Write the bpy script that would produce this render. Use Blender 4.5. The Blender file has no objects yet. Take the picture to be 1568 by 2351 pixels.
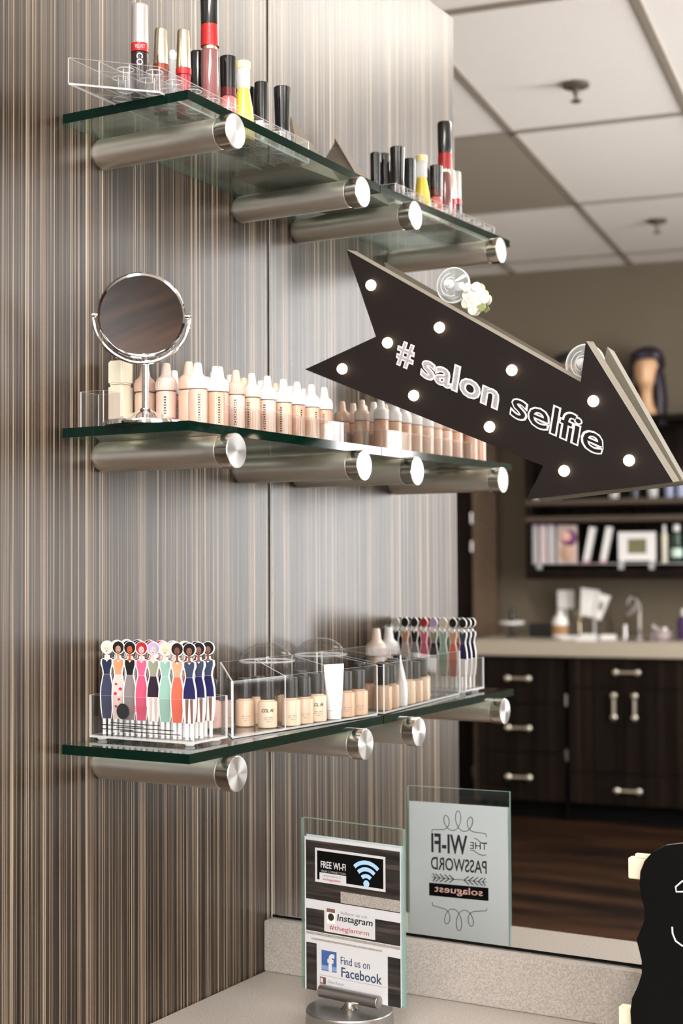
import bpy, bmesh, math, random
from mathutils import Vector, Matrix
random.seed(7)
R = math.radians
scene = bpy.context.scene
COL = scene.collection

# ------------------------------------------------------------------ camera
cam_d = bpy.data.cameras.new('camera'); cam = bpy.data.objects.new('camera', cam_d); COL.objects.link(cam)
YAW, PITCH, ROLL = -.5189, .0319, -.0052
def cam_axes():
    cy, sy = math.cos(YAW), math.sin(YAW)
    f = Vector((sy*math.cos(PITCH), cy*math.cos(PITCH), math.sin(PITCH)))
    r = Vector((cy, -sy, 0)); u = r.cross(f)
    c, s = math.cos(ROLL), math.sin(ROLL)
    return c*r + s*u, -s*r + c*u, f
_r, _u, _f = cam_axes()
cam.matrix_world = Matrix(((_r.x, _u.x, -_f.x, 1.168), (_r.y, _u.y, -_f.y, -1.8299), (_r.z, _u.z, -_f.z, 1.3543), (0, 0, 0, 1)))
cam_d.sensor_fit = 'HORIZONTAL'; cam_d.sensor_width = 36; cam_d.lens = 3358/1568*36
cam_d.clip_start = .01; cam_d.clip_end = 60
cam_d.dof.use_dof = True; cam_d.dof.focus_distance = 1.85; cam_d.dof.aperture_fstop = 7.5
scene.camera = cam

# ------------------------------------------------------------------ world, exposure
w = bpy.data.worlds.new('world'); scene.world = w; w.use_nodes = True
w.node_tree.nodes['Background'].inputs[0].default_value = (.9, .95, 1, 1)
w.node_tree.nodes['Background'].inputs[1].default_value = 1.0
vs = scene.view_settings
vs.view_transform = 'Standard'; vs.look = 'None'; vs.gamma = 1; vs.use_curve_mapping = False
vs.exposure = 0.28
cy = scene.cycles
cy.use_denoising = True
cy.max_bounces = 14; cy.transparent_max_bounces = 40; cy.glossy_bounces = 8; cy.diffuse_bounces = 4; cy.transmission_bounces = 8
cy.sample_clamp_indirect = 6; cy.blur_glossy = .6
WIN_E, FILL_WIN_E, FILL_LAMP_E = 33.0, 6.0, 21.0

# ------------------------------------------------------------------ materials
def principled(name, col, rough=.5, metal=0, spec=.5, coat=0, emit=None, es=0, trans=0, alpha=1):
    m = bpy.data.materials.new(name); m.use_nodes = True
    b = m.node_tree.nodes['Principled BSDF']; i = b.inputs
    i['Base Color'].default_value = (*col, 1); i['Roughness'].default_value = rough; i['Metallic'].default_value = metal
    i['Specular IOR Level'].default_value = spec; i['Coat Weight'].default_value = coat; i['Coat Roughness'].default_value = .08
    i['Transmission Weight'].default_value = trans; i['Alpha'].default_value = alpha
    if emit: i['Emission Color'].default_value = (*emit, 1); i['Emission Strength'].default_value = es
    return m
def nodes(m): return m.node_tree.nodes, m.node_tree.links
def ramp(n, stops, interp='LINEAR'):
    r = n.new('ShaderNodeValToRGB'); e = r.color_ramp; e.interpolation = interp
    while len(e.elements) < len(stops): e.elements.new(.5)
    for el, (p, c) in zip(e.elements, stops): el.position = p; el.color = (*c, 1)
    return r
def mapped(n, l, scale, coord='Object'):
    t = n.new('ShaderNodeTexCoord'); mp = n.new('ShaderNodeMapping'); mp.inputs['Scale'].default_value = scale
    l.new(t.outputs[coord], mp.inputs[0]); return mp
def noise(n, l, src, sc=1, detail=2, rough=.5):
    x = n.new('ShaderNodeTexNoise'); x.inputs['Scale'].default_value = sc; x.inputs['Detail'].default_value = detail; x.inputs['Roughness'].default_value = rough
    l.new(src.outputs[0], x.inputs['Vector']); return x

def stripes(name, scale, dark=False):
    """striped laminate: fine vertical lines in browns, taupes and pale greys"""
    m = principled(name, (.3, .25, .2), .33, spec=.36); n, l = nodes(m); b = n['Principled BSDF']
    a = noise(n, l, mapped(n, l, (scale*2.5, scale*2.5, .4)), 1, 4, .85)
    c = noise(n, l, mapped(n, l, (scale*.55, scale*.55, .15)), 1, 2, .5)
    mix = n.new('ShaderNodeMath'); mix.operation = 'MULTIPLY_ADD'; mix.inputs[1].default_value = .22; mix.inputs[2].default_value = -.11
    l.new(c.outputs['Fac'], mix.inputs[0])
    add = n.new('ShaderNodeMath'); add.operation = 'ADD'; l.new(a.outputs['Fac'], add.inputs[0]); l.new(mix.outputs[0], add.inputs[1])
    if dark: st = [(.3, (.002, .0014, .001)), (.47, (.005, .0032, .0022)), (.58, (.014, .008, .005)), (.7, (.04, .024, .015))]
    else: st = [(.40, (.004, .0024, .0013)), (.465, (.011, .007, .0043)), (.51, (.034, .0225, .0145)), (.547, (.064, .043, .0275)), (.588, (.165, .117, .077)), (.645, (.46, .355, .258))]
    r = ramp(n, st); l.new(add.outputs[0], r.inputs[0]); l.new(r.outputs[0], b.inputs['Base Color'])
    return m
M = {}
M['laminate'] = stripes('striped_laminate', 150)
M['darkwood'] = stripes('dark_striped_wood', 40, True)
M['darkwood'].node_tree.nodes['Principled BSDF'].inputs['Roughness'].default_value = .55
M['darkwood'].node_tree.nodes['Principled BSDF'].inputs['Specular IOR Level'].default_value = .1

def speckle(name, c1, c2, sc, rough=.45):
    m = principled(name, c1, rough); n, l = nodes(m)
    x = noise(n, l, mapped(n, l, (1, 1, 1)), sc, 3, .7); r = ramp(n, [(.38, c2), (.6, c1)])
    l.new(x.outputs['Fac'], r.inputs[0]); l.new(r.outputs[0], n['Principled BSDF'].inputs['Base Color']); return m
M['counter'] = speckle('speckled_counter', (.41, .365, .33), (.27, .24, .21), 420)
M['farcounter'] = speckle('far_counter', (.46, .40, .32), (.38, .33, .26), 200)
M['olive'] = speckle('olive_paint', (.165, .134, .094), (.138, .112, .077), 300, .8)
M['white_paint'] = speckle('pale_paint', (.62, .57, .50), (.58, .53, .46), 200, .8)
M['tile'] = speckle('ceiling_tile', (.93, .885, .83), (.89, .84, .785), 160, .9)
M['tbar'] = principled('ceiling_bar', (.30, .26, .215), .6)
M['greypanel'] = speckle('taupe_panel', (.36, .31, .25), (.33, .28, .225), 160, .8)

def wood_floor():
    m = principled('wood_floor', (.05, .025, .013), .5, spec=.2); n, l = nodes(m)
    x = noise(n, l, mapped(n, l, (2.2, 26, 1)), 1, 5, .6); y = noise(n, l, mapped(n, l, (.7, 7.5, 1)), 1, 1, .5)
    ad = n.new('ShaderNodeMath'); ad.operation = 'ADD'; l.new(x.outputs['Fac'], ad.inputs[0]); l.new(y.outputs['Fac'], ad.inputs[1])
    r = ramp(n, [(.42, (.006, .003, .0015)), (.5, (.021, .0092, .0046)), (.62, (.055, .024, .011))])
    d = n.new('ShaderNodeMath'); d.operation = 'MULTIPLY'; d.inputs[1].default_value = .5; l.new(ad.outputs[0], d.inputs[0]); l.new(d.outputs[0], r.inputs[0])
    l.new(r.outputs[0], n['Principled BSDF'].inputs['Base Color']); return m
M['floor'] = wood_floor()

def schlick(n, l, f0):
    lw = n.new('ShaderNodeLayerWeight'); lw.inputs['Blend'].default_value = .5
    p = n.new('ShaderNodeMath'); p.operation = 'POWER'; p.inputs[1].default_value = 5; l.new(lw.outputs['Facing'], p.inputs[0])
    a = n.new('ShaderNodeMath'); a.operation = 'MULTIPLY_ADD'; a.inputs[1].default_value = 1-f0; a.inputs[2].default_value = f0; l.new(p.outputs[0], a.inputs[0])
    return a
def clear(name, tint, fres=1.49, rough=.02, haze=0.0, hcol=(.9, .95, .93)):
    """thin clear sheet: transparent with a fresnel sheen and, where asked, a little haze"""
    m = bpy.data.materials.new(name); m.use_nodes = True; n, l = nodes(m); n.clear()
    o = n.new('ShaderNodeOutputMaterial'); t = n.new('ShaderNodeBsdfTransparent'); t.inputs[0].default_value = (*tint, 1)
    g = n.new('ShaderNodeBsdfGlossy'); g.inputs['Roughness'].default_value = rough; f = schlick(n, l, ((fres-1)/(fres+1))**2)
    mx = n.new('ShaderNodeMixShader'); l.new(f.outputs[0], mx.inputs[0]); l.new(t.outputs[0], mx.inputs[1]); l.new(g.outputs[0], mx.inputs[2])
    out = mx
    if haze:
        d = n.new('ShaderNodeBsdfDiffuse'); d.inputs[0].default_value = (*hcol, 1); tl = n.new('ShaderNodeBsdfTranslucent'); tl.inputs[0].default_value = (*hcol, 1)
        dm = n.new('ShaderNodeMixShader'); l.new(d.outputs[0], dm.inputs[1]); l.new(tl.outputs[0], dm.inputs[2])
        m2 = n.new('ShaderNodeMixShader'); m2.inputs[0].default_value = haze; l.new(mx.outputs[0], m2.inputs[1]); l.new(dm.outputs[0], m2.inputs[2]); out = m2
    l.new(out.outputs[0], o.inputs[0]); return m
M['acrylic'] = clear('clear_acrylic', (.965, .965, .965))
M['acrylic_edge'] = clear('acrylic_edge', (.95, .95, .95), 1.9, .15, .72, (.95, .95, .96))
M['acrylic_soft'] = clear('moulded_acrylic', (.93, .93, .93), 1.7, .06, .03, (.95, .95, .96))
M['shelf_glass'] = clear('shelf_glass', (.86, .93, .895), 1.62, .01)
M['shelf_edge'] = principled('green_glass_edge', (.001, .010, .006), .06, spec=.16)
M['back_edge'] = clear('polished_back_edge', (.80, .90, .85), 1.5, .05, .12, (.75, .88, .80))
M['plate_glass'] = clear('plate_glass', (.95, .975, .965), 1.4, .01)
M['plate_edge'] = clear('plate_edge', (.55, .75, .66), 1.5, .1, .42, (.42, .62, .54))
M['cup'] = clear('clear_rubber', (.93, .93, .93), 1.6, .08, .1)

def brushed(name, col, rough, aniso=0, radial=False):
    m = principled(name, col, rough, 1); n, l = nodes(m); b = n['Principled BSDF']
    if aniso:
        b.inputs['Anisotropic'].default_value = aniso; t = n.new('ShaderNodeTangent'); t.direction_type = 'RADIAL'; t.axis = 'X'
        l.new(t.outputs[0], b.inputs['Tangent'])
    return m
M['steel'] = brushed('brushed_steel', (.80, .755, .70), .40)
M['satin'] = brushed('satin_steel', (.42, .405, .39), .34)
M['cap_face'] = brushed('spun_steel', (.50, .495, .49), .30, .8)
M['ring'] = brushed('steel_ring', (.66, .62, .57), .2)
M['chrome'] = principled('chrome', (.86, .85, .88), .06, 1)
M['nickel'] = principled('satin_nickel', (.92, .86, .74), .3, 1)
M['mirror'] = principled('mirror_silver', (.93, .93, .92), 0, 1)
M['black'] = principled('black_plastic', (.006, .006, .007), .18, coat=.5)
M['mattblack'] = speckle('black_board', (.013, .0085, .007), (.008, .005, .004), 500, .6)
M['mattblack'].node_tree.nodes['Principled BSDF'].inputs['Specular IOR Level'].default_value = .22
M['pureblack'] = principled('black_paint', (.0015, .0015, .0015), .6, spec=.12)
M['mdf'] = speckle('raw_board_edge', (.21, .18, .135), (.15, .13, .098), 900, .7)
M['silver'] = speckle('silver_glitter', (.85, .83, .84), (.42, .40, .42), 2500, .35)
M['glitter'] = speckle('grey_glitter', (.55, .52, .53), (.10, .09, .09), 1500, .4)
M['led'] = principled('lit_bulb', (1, .9, .75), .3, emit=(1, .80, .55), es=9)
M['white'] = principled('white_plastic', (.86, .85, .84), .38, coat=.2)
M['paper'] = principled('white_paper', (.54, .53, .54), .6, spec=.3)
M['bluepaper'] = principled('cool_white_paper', (.58, .63, .655), .5)
M['ink'] = principled('black_ink', (.018, .018, .02), .5)
M['inkfaint'] = principled('grey_ink', (.30, .28, .28), .6)
M['navyink'] = principled('navy_ink', (.03, .055, .11), .5)
M['fbblue'] = principled('blue_ink', (.045, .095, .27), .4)
M['wifiblue'] = principled('light_blue_ink', (.36, .55, .78), .4)
M['pinkink'] = principled('pink_ink', (.82, .5, .43), .5)
M['redink'] = principled('red_ink', (.42, .08, .09), .5)
def woodprint():
    m = principled('weathered_wood_print', (.06, .045, .04), .5); n, l = nodes(m)
    x = noise(n, l, mapped(n, l, (7, 1, 160)), 1, 4, .6); r = ramp(n, [(.35, (.007, .005, .0045)), (.55, (.026, .02, .016)), (.75, (.10, .08, .07))])
    l.new(x.outputs['Fac'], r.inputs[0]); l.new(r.outputs[0], n['Principled BSDF'].inputs['Base Color']); return m
M['woodprint'] = woodprint()
M['greyprint'] = speckle('grey_wood_print', (.42, .38, .34), (.20, .17, .15), 900, .5)
M['skin'] = principled('mannequin_skin', (.70, .42, .24), .45)
M['wig'] = principled('dark_purple_hair', (.012, .006, .018), .45)
M['window'] = principled('daylight_pane', (1, 1, 1), .5, emit=(.98, .98, 1.0), es=WIN_E)
M['window2'] = principled('daylight_pane_side', (1, 1, 1), .5, emit=(.96, .98, 1.0), es=FILL_WIN_E)
M['lamp'] = principled('lamp_diffuser', (1, 1, 1), .5, emit=(1.0, .93, .84), es=FILL_LAMP_E)
_pc = {}
def plastic(col, rough=.35, coat=.25):
    k = (tuple(round(c, 3) for c in col), rough, coat)
    if k not in _pc: _pc[k] = principled('tinted_plastic', col, rough, coat=coat)
    return _pc[k]

# ------------------------------------------------------------------ mesh helpers
def BM(): return bmesh.new()
def box(bm, lo, hi, mi=0, bev=0):
    x0, y0, z0 = lo; x1, y1, z1 = hi
    v = [bm.verts.new(p) for p in ((x0, y0, z0), (x1, y0, z0), (x1, y1, z0), (x0, y1, z0), (x0, y0, z1), (x1, y0, z1), (x1, y1, z1), (x0, y1, z1))]
    fs = [bm.faces.new([v[i] for i in q]) for q in ((0, 3, 2, 1), (4, 5, 6, 7), (0, 1, 5, 4), (1, 2, 6, 5), (2, 3, 7, 6), (3, 0, 4, 7))]
    for f in fs: f.material_index = mi
    if bev: bmesh.ops.bevel(bm, geom=list({e for f in fs for e in f.edges}), offset=bev, segments=2, affect='EDGES', clamp_overlap=True)
    return fs
def sheet(bm, lo, hi, edge=1, body=0):
    """a thin box whose narrow rim faces take the edge material"""
    fs = box(bm, lo, hi); d = [hi[i]-lo[i] for i in range(3)]; k = d.index(min(d))
    for f in fs:
        f.normal_update(); f.material_index = body if abs(f.normal[k]) > .5 else edge
    return fs
def frame_of(axis):
    a = Vector(axis).normalized(); t = Vector((0, 0, 1)) if abs(a.z) < .9 else Vector((1, 0, 0))
    x = t.cross(a).normalized(); return x, a.cross(x), a
def lathe(bm, prof, c=(0, 0, 0), axis=(0, 0, 1), seg=24, mi=0, sx=1):
    """revolve (radius, height) pairs about an axis through c"""
    x, y, a = frame_of(axis); c = Vector(c); rings = []
    for r, h in prof:
        if r < 1e-6: rings.append([bm.verts.new(c + a*h)])
        else: rings.append([bm.verts.new(c + a*h + x*(r*sx*math.cos(2*math.pi*k/seg)) + y*(r*math.sin(2*math.pi*k/seg))) for k in range(seg)])
    fs = []
    for A, B in zip(rings, rings[1:]):
        for k in range(seg):
            q = [A[k % len(A)], A[(k+1) % len(A)], B[(k+1) % len(B)], B[k % len(B)]]; u = []
            for p in q:
                if p not in u: u.append(p)
            if len(u) > 2:
                f = bm.faces.new(u); f.material_index = mi; fs.append(f)
    for rg, ok in ((rings[0], 1), (rings[-1], 1)):
        if len(rg) > 2:
            f = bm.faces.new(rg); f.material_index = mi; fs.append(f)
    return fs
def tube(bm, pts, r, seg=8, mi=0, closed=False, flat=None):
    pts = [Vector(p) for p in pts]; N = len(pts); rings = []
    up = None
    for i, p in enumerate(pts):
        a = pts[(i-1) % N] if (i or closed) else p; b = pts[(i+1) % N] if (i < N-1 or closed) else p
        t = (b-a).normalized()
        if up is None or abs(t.dot(up)) > .98: up = frame_of(t)[0]
        s = t.cross(up).normalized(); up = s.cross(t).normalized()
        rr = r[i] if isinstance(r, (list, tuple)) else r
        rings.append([bm.verts.new(p + rr*(math.cos(2*math.pi*k/seg)*up + math.sin(2*math.pi*k/seg)*s)) for k in range(seg)])
    for i in range(N if closed else N-1):
        A, B = rings[i], rings[(i+1) % N]
        for k in range(seg): bm.faces.new((A[k], A[(k+1) % seg], B[(k+1) % seg], B[k])).material_index = mi
    if not closed:
        bm.faces.new(rings[0]).material_index = mi; bm.faces.new(rings[-1]).material_index = mi
def prism(bm, poly, h0, h1, to=lambda a, b, h: (a, b, h), mi=0, side=None):
    """extrude a 2D polygon between two heights, mapped by to()"""
    A = [bm.verts.new(to(a, b, h0)) for a, b in poly]; B = [bm.verts.new(to(a, b, h1)) for a, b in poly]
    f0 = bm.faces.new(A); f1 = bm.faces.new(B); f0.material_index = f1.material_index = mi
    n = len(poly)
    for k in range(n): bm.faces.new((A[k], A[(k+1) % n], B[(k+1) % n], B[k])).material_index = mi if side is None else side
def obj(name, bm, mats, parent=None, loc=(0, 0, 0), rz=0, label=None, tri=False):
    bmesh.ops.recalc_face_normals(bm, faces=bm.faces[:])
    me = bpy.data.meshes.new(name); bm.to_mesh(me); bm.free()
    for m in (mats if isinstance(mats, (list, tuple)) else [mats]): me.materials.append(M[m] if isinstance(m, str) else m)
    for p in me.polygons: p.use_smooth = True
    me.set_sharp_from_angle(angle=R(32))
    o = bpy.data.objects.new(name, me); COL.objects.link(o); o.location = loc; o.rotation_euler = (0, 0, rz)
    if parent: o.parent = parent
    if label: o['label'] = label
    return o
def thing(name, label, cat, loc=(0, 0, 0), rz=0, group=None):
    o = bpy.data.objects.new(name, None); o.empty_display_size = .02; COL.objects.link(o); o.location = loc; o.rotation_euler = (0, 0, rz)
    return tag(o, label, cat, group)
def tag(o, label, cat, group=None):
    o['label'] = label; o['category'] = cat
    if group: o['group'] = group
    return o
def struct(name, bm, mats, **k):
    o = obj(name, bm, mats, **k); o['kind'] = 'structure'; return o
def text(name, body, mat, parent, o, xd, yd, width=None, height=None, bold=0.0, ext=.0002, align='L', label=None):
    """flat raised lettering: o = lower left corner, xd / yd = reading and upward directions"""
    cu = bpy.data.curves.new(name, 'FONT'); cu.body = body; cu.size = 1; cu.offset = bold; cu.resolution_u = 3
    t = bpy.data.objects.new(name, cu); me = bpy.data.meshes.new_from_object(t); bpy.data.objects.remove(t); bpy.data.curves.remove(cu)
    xs = [v.co.x for v in me.vertices]; ys = [v.co.y for v in me.vertices]
    x0, x1, y0, y1 = min(xs), max(xs), min(ys), max(ys)
    sx = width/(x1-x0) if width else None; sy = height/(y1-y0) if height else None
    sx = sx or sy; sy = sy or sx
    xd, yd, o = Vector(xd).normalized(), Vector(yd).normalized(), Vector(o); nz = xd.cross(yd)
    bm = BM(); bm.from_mesh(me); bpy.data.meshes.remove(me)
    bmesh.ops.remove_doubles(bm, verts=bm.verts[:], dist=1e-5)
    r = bmesh.ops.extrude_face_region(bm, geom=bm.faces[:]); up = {v for v in r['geom'] if isinstance(v, bmesh.types.BMVert)}
    for v in bm.verts:
        v.co = o + xd*((v.co.x-x0)*sx) + yd*((v.co.y-y0)*sy) + nz*(ext if v in up else 0)
    return obj(name, bm, mat, parent, label=label)
def dup(root, loc=None, label=None, group=None, rz=None, name=None):
    r = root.copy(); COL.objects.link(r)
    if loc is not None: r.location = loc
    if rz is not None: r.rotation_euler = (0, 0, rz)
    if label: r['label'] = label
    if group: r['group'] = group
    for ch in root.children:
        c = ch.copy(); COL.objects.link(c); c.parent = r
        for g in ch.children:
            d = g.copy(); COL.objects.link(d); d.parent = c
    return r
ORD = ['first', 'second', 'third', 'fourth', 'fifth', 'sixth', 'seventh', 'eighth', 'ninth', 'tenth']

# ------------------------------------------------------------------ frames of reference
ZB = 1.36                       # height of the measuring level above the floor
PH = R(9)                       # the big room stands turned 9 degrees to the vanity's mirror
def F(u, v, z):                 # far-room coordinates: u along its back wall, v away from the vanity
    return (u*math.cos(PH) - v*math.sin(PH), -(u*math.sin(PH) + v*math.cos(PH)), z)
FR = -PH                        # a thing turned by FR has +x along u and +y towards the vanity
def far(name, label, cat, u, v, z, group=None): return thing(name, label, cat, F(u, v, z), FR, group)

# ================================================================== ROOM SHELL
bm = BM(); box(bm, (-4.6, -8, -.05), (5, .3, 0)); struct('floor', bm, 'floor', rz=0)
bpy.data.objects['floor'].rotation_euler = (0, 0, 0)
# ceiling with its grid of bars (0.65 x 1.2 m tiles, turned with the big room)
CZ = 2.96
bm = BM(); P4 = [F(-3.2, -1.2, CZ), F(3.2, -1.2, CZ), F(3.2, 6.2, CZ), F(-3.2, 6.2, CZ)]
prism(bm, [(p[0], p[1]) for p in P4], CZ, CZ+.04, mi=0)
struct('ceiling', bm, ['tile'])
bm = BM()
for i in range(-4, 5):
    u = -.46 + .655*i; prism(bm, [F(u+a, b, 0)[:2] for a, b in ((-.0125, -1.2), (.0125, -1.2), (.0125, 6.05), (-.0125, 6.05))], CZ-.008, CZ+.01)
for v in (-.26, .94, 2.1, 3.35, 4.55, 5.72):
    prism(bm, [F(a, v+b, 0)[:2] for a, b in ((-3.2, -.0125), (3.2, -.0125), (3.2, .0125), (-3.2, .0125))], CZ-.008, CZ+.01)
struct('trim_1', bm, 'tbar')
# walls
bm = BM(); box(bm, (-4.6, .006, 0), (5, .1, CZ)); struct('wall_front', bm, 'white_paint')
bm = BM(); prism(bm, [F(-3.1, 6.03, 0)[:2], F(3.1, 6.03, 0)[:2], F(3.1, 6.13, 0)[:2], F(-3.1, 6.13, 0)[:2]], 0, CZ); struct('wall_back', bm, 'olive')
bm = BM(); prism(bm, [F(-2.6, 6.03, 0)[:2], F(-2.6, -.9, 0)[:2], F(-2.7, -.9, 0)[:2], F(-2.7, 6.03, 0)[:2]], 0, CZ); struct('wall_far_side', bm, 'white_paint')
# window wall with two openings; the first, smaller v, is added for fill light
WW = [(.35, 1.75, .9, 2.75), (2.85, 3.45, .75, 2.9)]
bm = BM()
def uslab(v0, v1, z0, z1): prism(bm, [F(2.6, v0, 0)[:2], F(2.6, v1, 0)[:2], F(2.72, v1, 0)[:2], F(2.72, v0, 0)[:2]], z0, z1)
uslab(-.9, .35, 0, CZ); uslab(1.75, 2.85, 0, CZ); uslab(3.45, 6.03, 0, CZ)
for v0, v1, z0, z1 in WW: uslab(v0, v1, 0, z0); uslab(v0, v1, z1, CZ)
struct('wall_right', bm, 'white_paint')
for k, (v0, v1, z0, z1) in enumerate(WW):
    bm = BM(); prism(bm, [F(2.66, v0, 0)[:2], F(2.66, v1, 0)[:2], F(2.67, v1, 0)[:2], F(2.67, v0, 0)[:2]], z0, z1)
    wdw = struct('window_%d' % (k+1), bm, 'window' if k else 'window2')  # first pane is an extra light source, added to lift the shelves and ceiling
    bm = BM(); nb = 1 if k else 2
    for i in range(nb+1):
        v = v0 + (v1-v0)*i/nb; prism(bm, [F(2.61, v-.02, 0)[:2], F(2.61, v+.02, 0)[:2], F(2.655, v+.02, 0)[:2], F(2.655, v-.02, 0)[:2]], z0, z1)
    for z in (z0, z1-.04): prism(bm, [F(2.61, v0, 0)[:2], F(2.61, v1, 0)[:2], F(2.655, v1, 0)[:2], F(2.655, v0, 0)[:2]], z, z+.04)
    obj('window_frame', bm, 'tbar', wdw)
# the laminate partition that carries the shelves
bm = BM(); box(bm, (-.1, -.65, 0), (0, .004, ZB+1.0139)); struct('wall_left', bm, 'laminate')
# glowing ceiling panels added out of view to brighten the room
for k, (u, v) in enumerate(((1.17, 1.52), (1.17, 3.95))):
    t = far('ceiling_light', ['lit white ceiling light panel nearer the vanity mirror', 'lit white ceiling light panel deeper in the room'][k], 'ceiling light', u, v, CZ-.03, 'lit ceiling panels')
    bm = BM(); box(bm, (-.31, -.58, .0), (.31, .58, .028)); box(bm, (-.28, -.55, -.004), (.28, .55, .0)); obj('frame', bm, 'tbar', t)
    bm = BM(); box(bm, (-.28, -.55, -.009), (.28, .55, -.0045)); obj('diffuser', bm, 'lamp', t)

# ================================================================== VANITY: counter and mirror
ZC = ZB-.6052
t = thing('vanity_counter', 'beige speckled vanity counter with upstand under the big mirror', 'counter', (0, 0, ZC))
bm = BM(); box(bm, (.001, -.396, -.038), (1.5, -.001, 0), bev=.002); obj('worktop', bm, 'counter', t)
bm = BM(); box(bm, (.001, -.0208, .0003), (1.5, -.001, .073), bev=.0012); obj('backsplash', bm, 'counter', t)
bm = BM(); box(bm, (1.44, -.37, -ZC), (1.48, -.02, -.038)); box(bm, (.02, -.05, -.14), (1.44, -.02, -.038)); obj('support_panel', bm, 'darkwood', t)
t = thing('wall_mirror', 'large frameless wall mirror above the speckled counter', 'mirror', (0, 0, ZB-.5322))
bm = BM(); box(bm, (.0028, 0, .005), (1.5, .0058, 1.66)); obj('mirror_glass', bm, 'mirror', t)
bm = BM(); box(bm, (.001, -.0002, .0), (.0026, .0055, 1.66)); obj('edge_strip', bm, plastic((.6, .58, .54), .4), t)
bm = BM(); box(bm, (.0028, -.0005, .0012), (1.5, .004, .0048)); obj('bottom_channel', bm, 'pureblack', t)

# ================================================================== GLASS SHELVES
SA, SL, ST = .1893, .4677, .0115
SZ = [ZB+.5353, ZB+.1533, ZB-.2267]
SQ = [-.0075, -.0011, -.0009]
def zs(k, y): return SZ[k] + SQ[k]*(1+y/SL)
SN = ['highest', 'middle', 'lowest']
for k in range(3):
    t = thing('glass_shelf', '%s green-edged glass wall shelf on two steel pegs' % SN[k], 'shelf', (0, 0, SZ[k]), 0, 'glass shelves on the striped wall')
    bm = BM(); c0 = (.003, SA); y0, y1 = -SL, -.001
    vt = [bm.verts.new((x, y, (SQ[k]*(1+y/SL)) - h)) for h in (ST, 0) for x, y in ((.003, y0), (SA, y0), (SA, y1), (.003, y1))]
    for q, mi in (((0, 3, 2, 1), 0), ((4, 5, 6, 7), 0), ((0, 1, 5, 4), 1), ((1, 2, 6, 5), 1), ((2, 3, 7, 6), 1), ((3, 0, 4, 7), 2)):
        bm.faces.new([vt[i] for i in q]).material_index = mi
    obj('glass_panel', bm, ['shelf_glass', 'shelf_edge', 'back_edge'], t)
    for y in (-.3933, -.0802):
        zc = SQ[k]*(1+y/SL) - ST - .0192
        bm = BM(); lathe(bm, [(.0165, 0.0), (.0165, .004), (.019, .0045), (.019, .1845), (.0182, .1848), (.0182, .1856)], axis=(1, 0, 0), seg=40)
        s = obj('standoff', bm, 'steel', t, (0, y, zc))
        bm = BM()
        lathe(bm, [(.0178, .1856), (.0178, .1866)], axis=(1, 0, 0), seg=40, mi=1)
        lathe(bm, [(.0205, .1897), (.0212, .1903), (.0212, .2048), (.0206, .2054)], axis=(1, 0, 0), seg=48, mi=0)
        lathe(bm, [(.0188, .1866), (.0188, .1897)], axis=(1, 0, 0), seg=40, mi=0)
        obj('ring', bm, ['ring', 'pureblack'], s)
        bm = BM(); lathe(bm, [(.0204, .20545), (.0202, .2056), (0, .20565)], axis=(1, 0, 0), seg=48)
        obj('end_cap', bm, 'cap_face', s, label='bright spun end cap')

# ================================================================== TOP SHELF: lipstick organiser and cosmetics
def cell_tray(t, foot, h, nx, ny, name='divider', th=.0016):
    """open acrylic tray on a four-cornered footprint (local xy, front-left, front-right, back-right, back-left), with a grid of dividers"""
    fl, fr, br, bl = [Vector(p) for p in foot]
    def wall(bm, a, b, h0, h1, th=th):
        n = Vector((-(b-a).y, (b-a).x)).normalized()*th*.5
        q = [a-n, b-n, b+n, a+n]; A = [bm.verts.new((p.x, p.y, h0)) for p in q]; B = [bm.verts.new((p.x, p.y, h1)) for p in q]
        bm.faces.new(A).material_index = 1; bm.faces.new(B).material_index = 1
        for i, mi in ((0, 0), (1, 1), (2, 0), (3, 1)): bm.faces.new((A[i], A[(i+1) % 4], B[(i+1) % 4], B[i])).material_index = mi
    bm = BM()
    for a, b in ((fl, fr), (fr, br), (br, bl), (bl, fl)): wall(bm, a, b, .0022, h)
    prism(bm, [tuple(p) for p in (fl, fr, br, bl)], .0002, .002, mi=0, side=1)
    obj('tray', bm, ['acrylic', 'acrylic_edge'], t)
    for i in range(1, ny):
        bm = BM(); s = i/ny; wall(bm, fl.lerp(fr, s), bl.lerp(br, s), .0022, h-.001); obj(name, bm, ['acrylic', 'acrylic_edge'], t)
    for i in range(1, nx):
        bm = BM(); s = i/nx; wall(bm, fl.lerp(bl, s), fr.lerp(br, s), .0022, h-.001); obj(name, bm, ['acrylic', 'acrylic_edge'], t)
zt = zs(0, -.3)+.001
t = thing('lipstick_organizer', 'clear acrylic grid organizer overhanging the near end of the highest shelf', 'organizer', (.12, -.3, zt))
cell_tray(t, [(.036, -.178), (.027, .172), (-.046, .172), (-.034, -.255)], .031, 3, 9)

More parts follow.
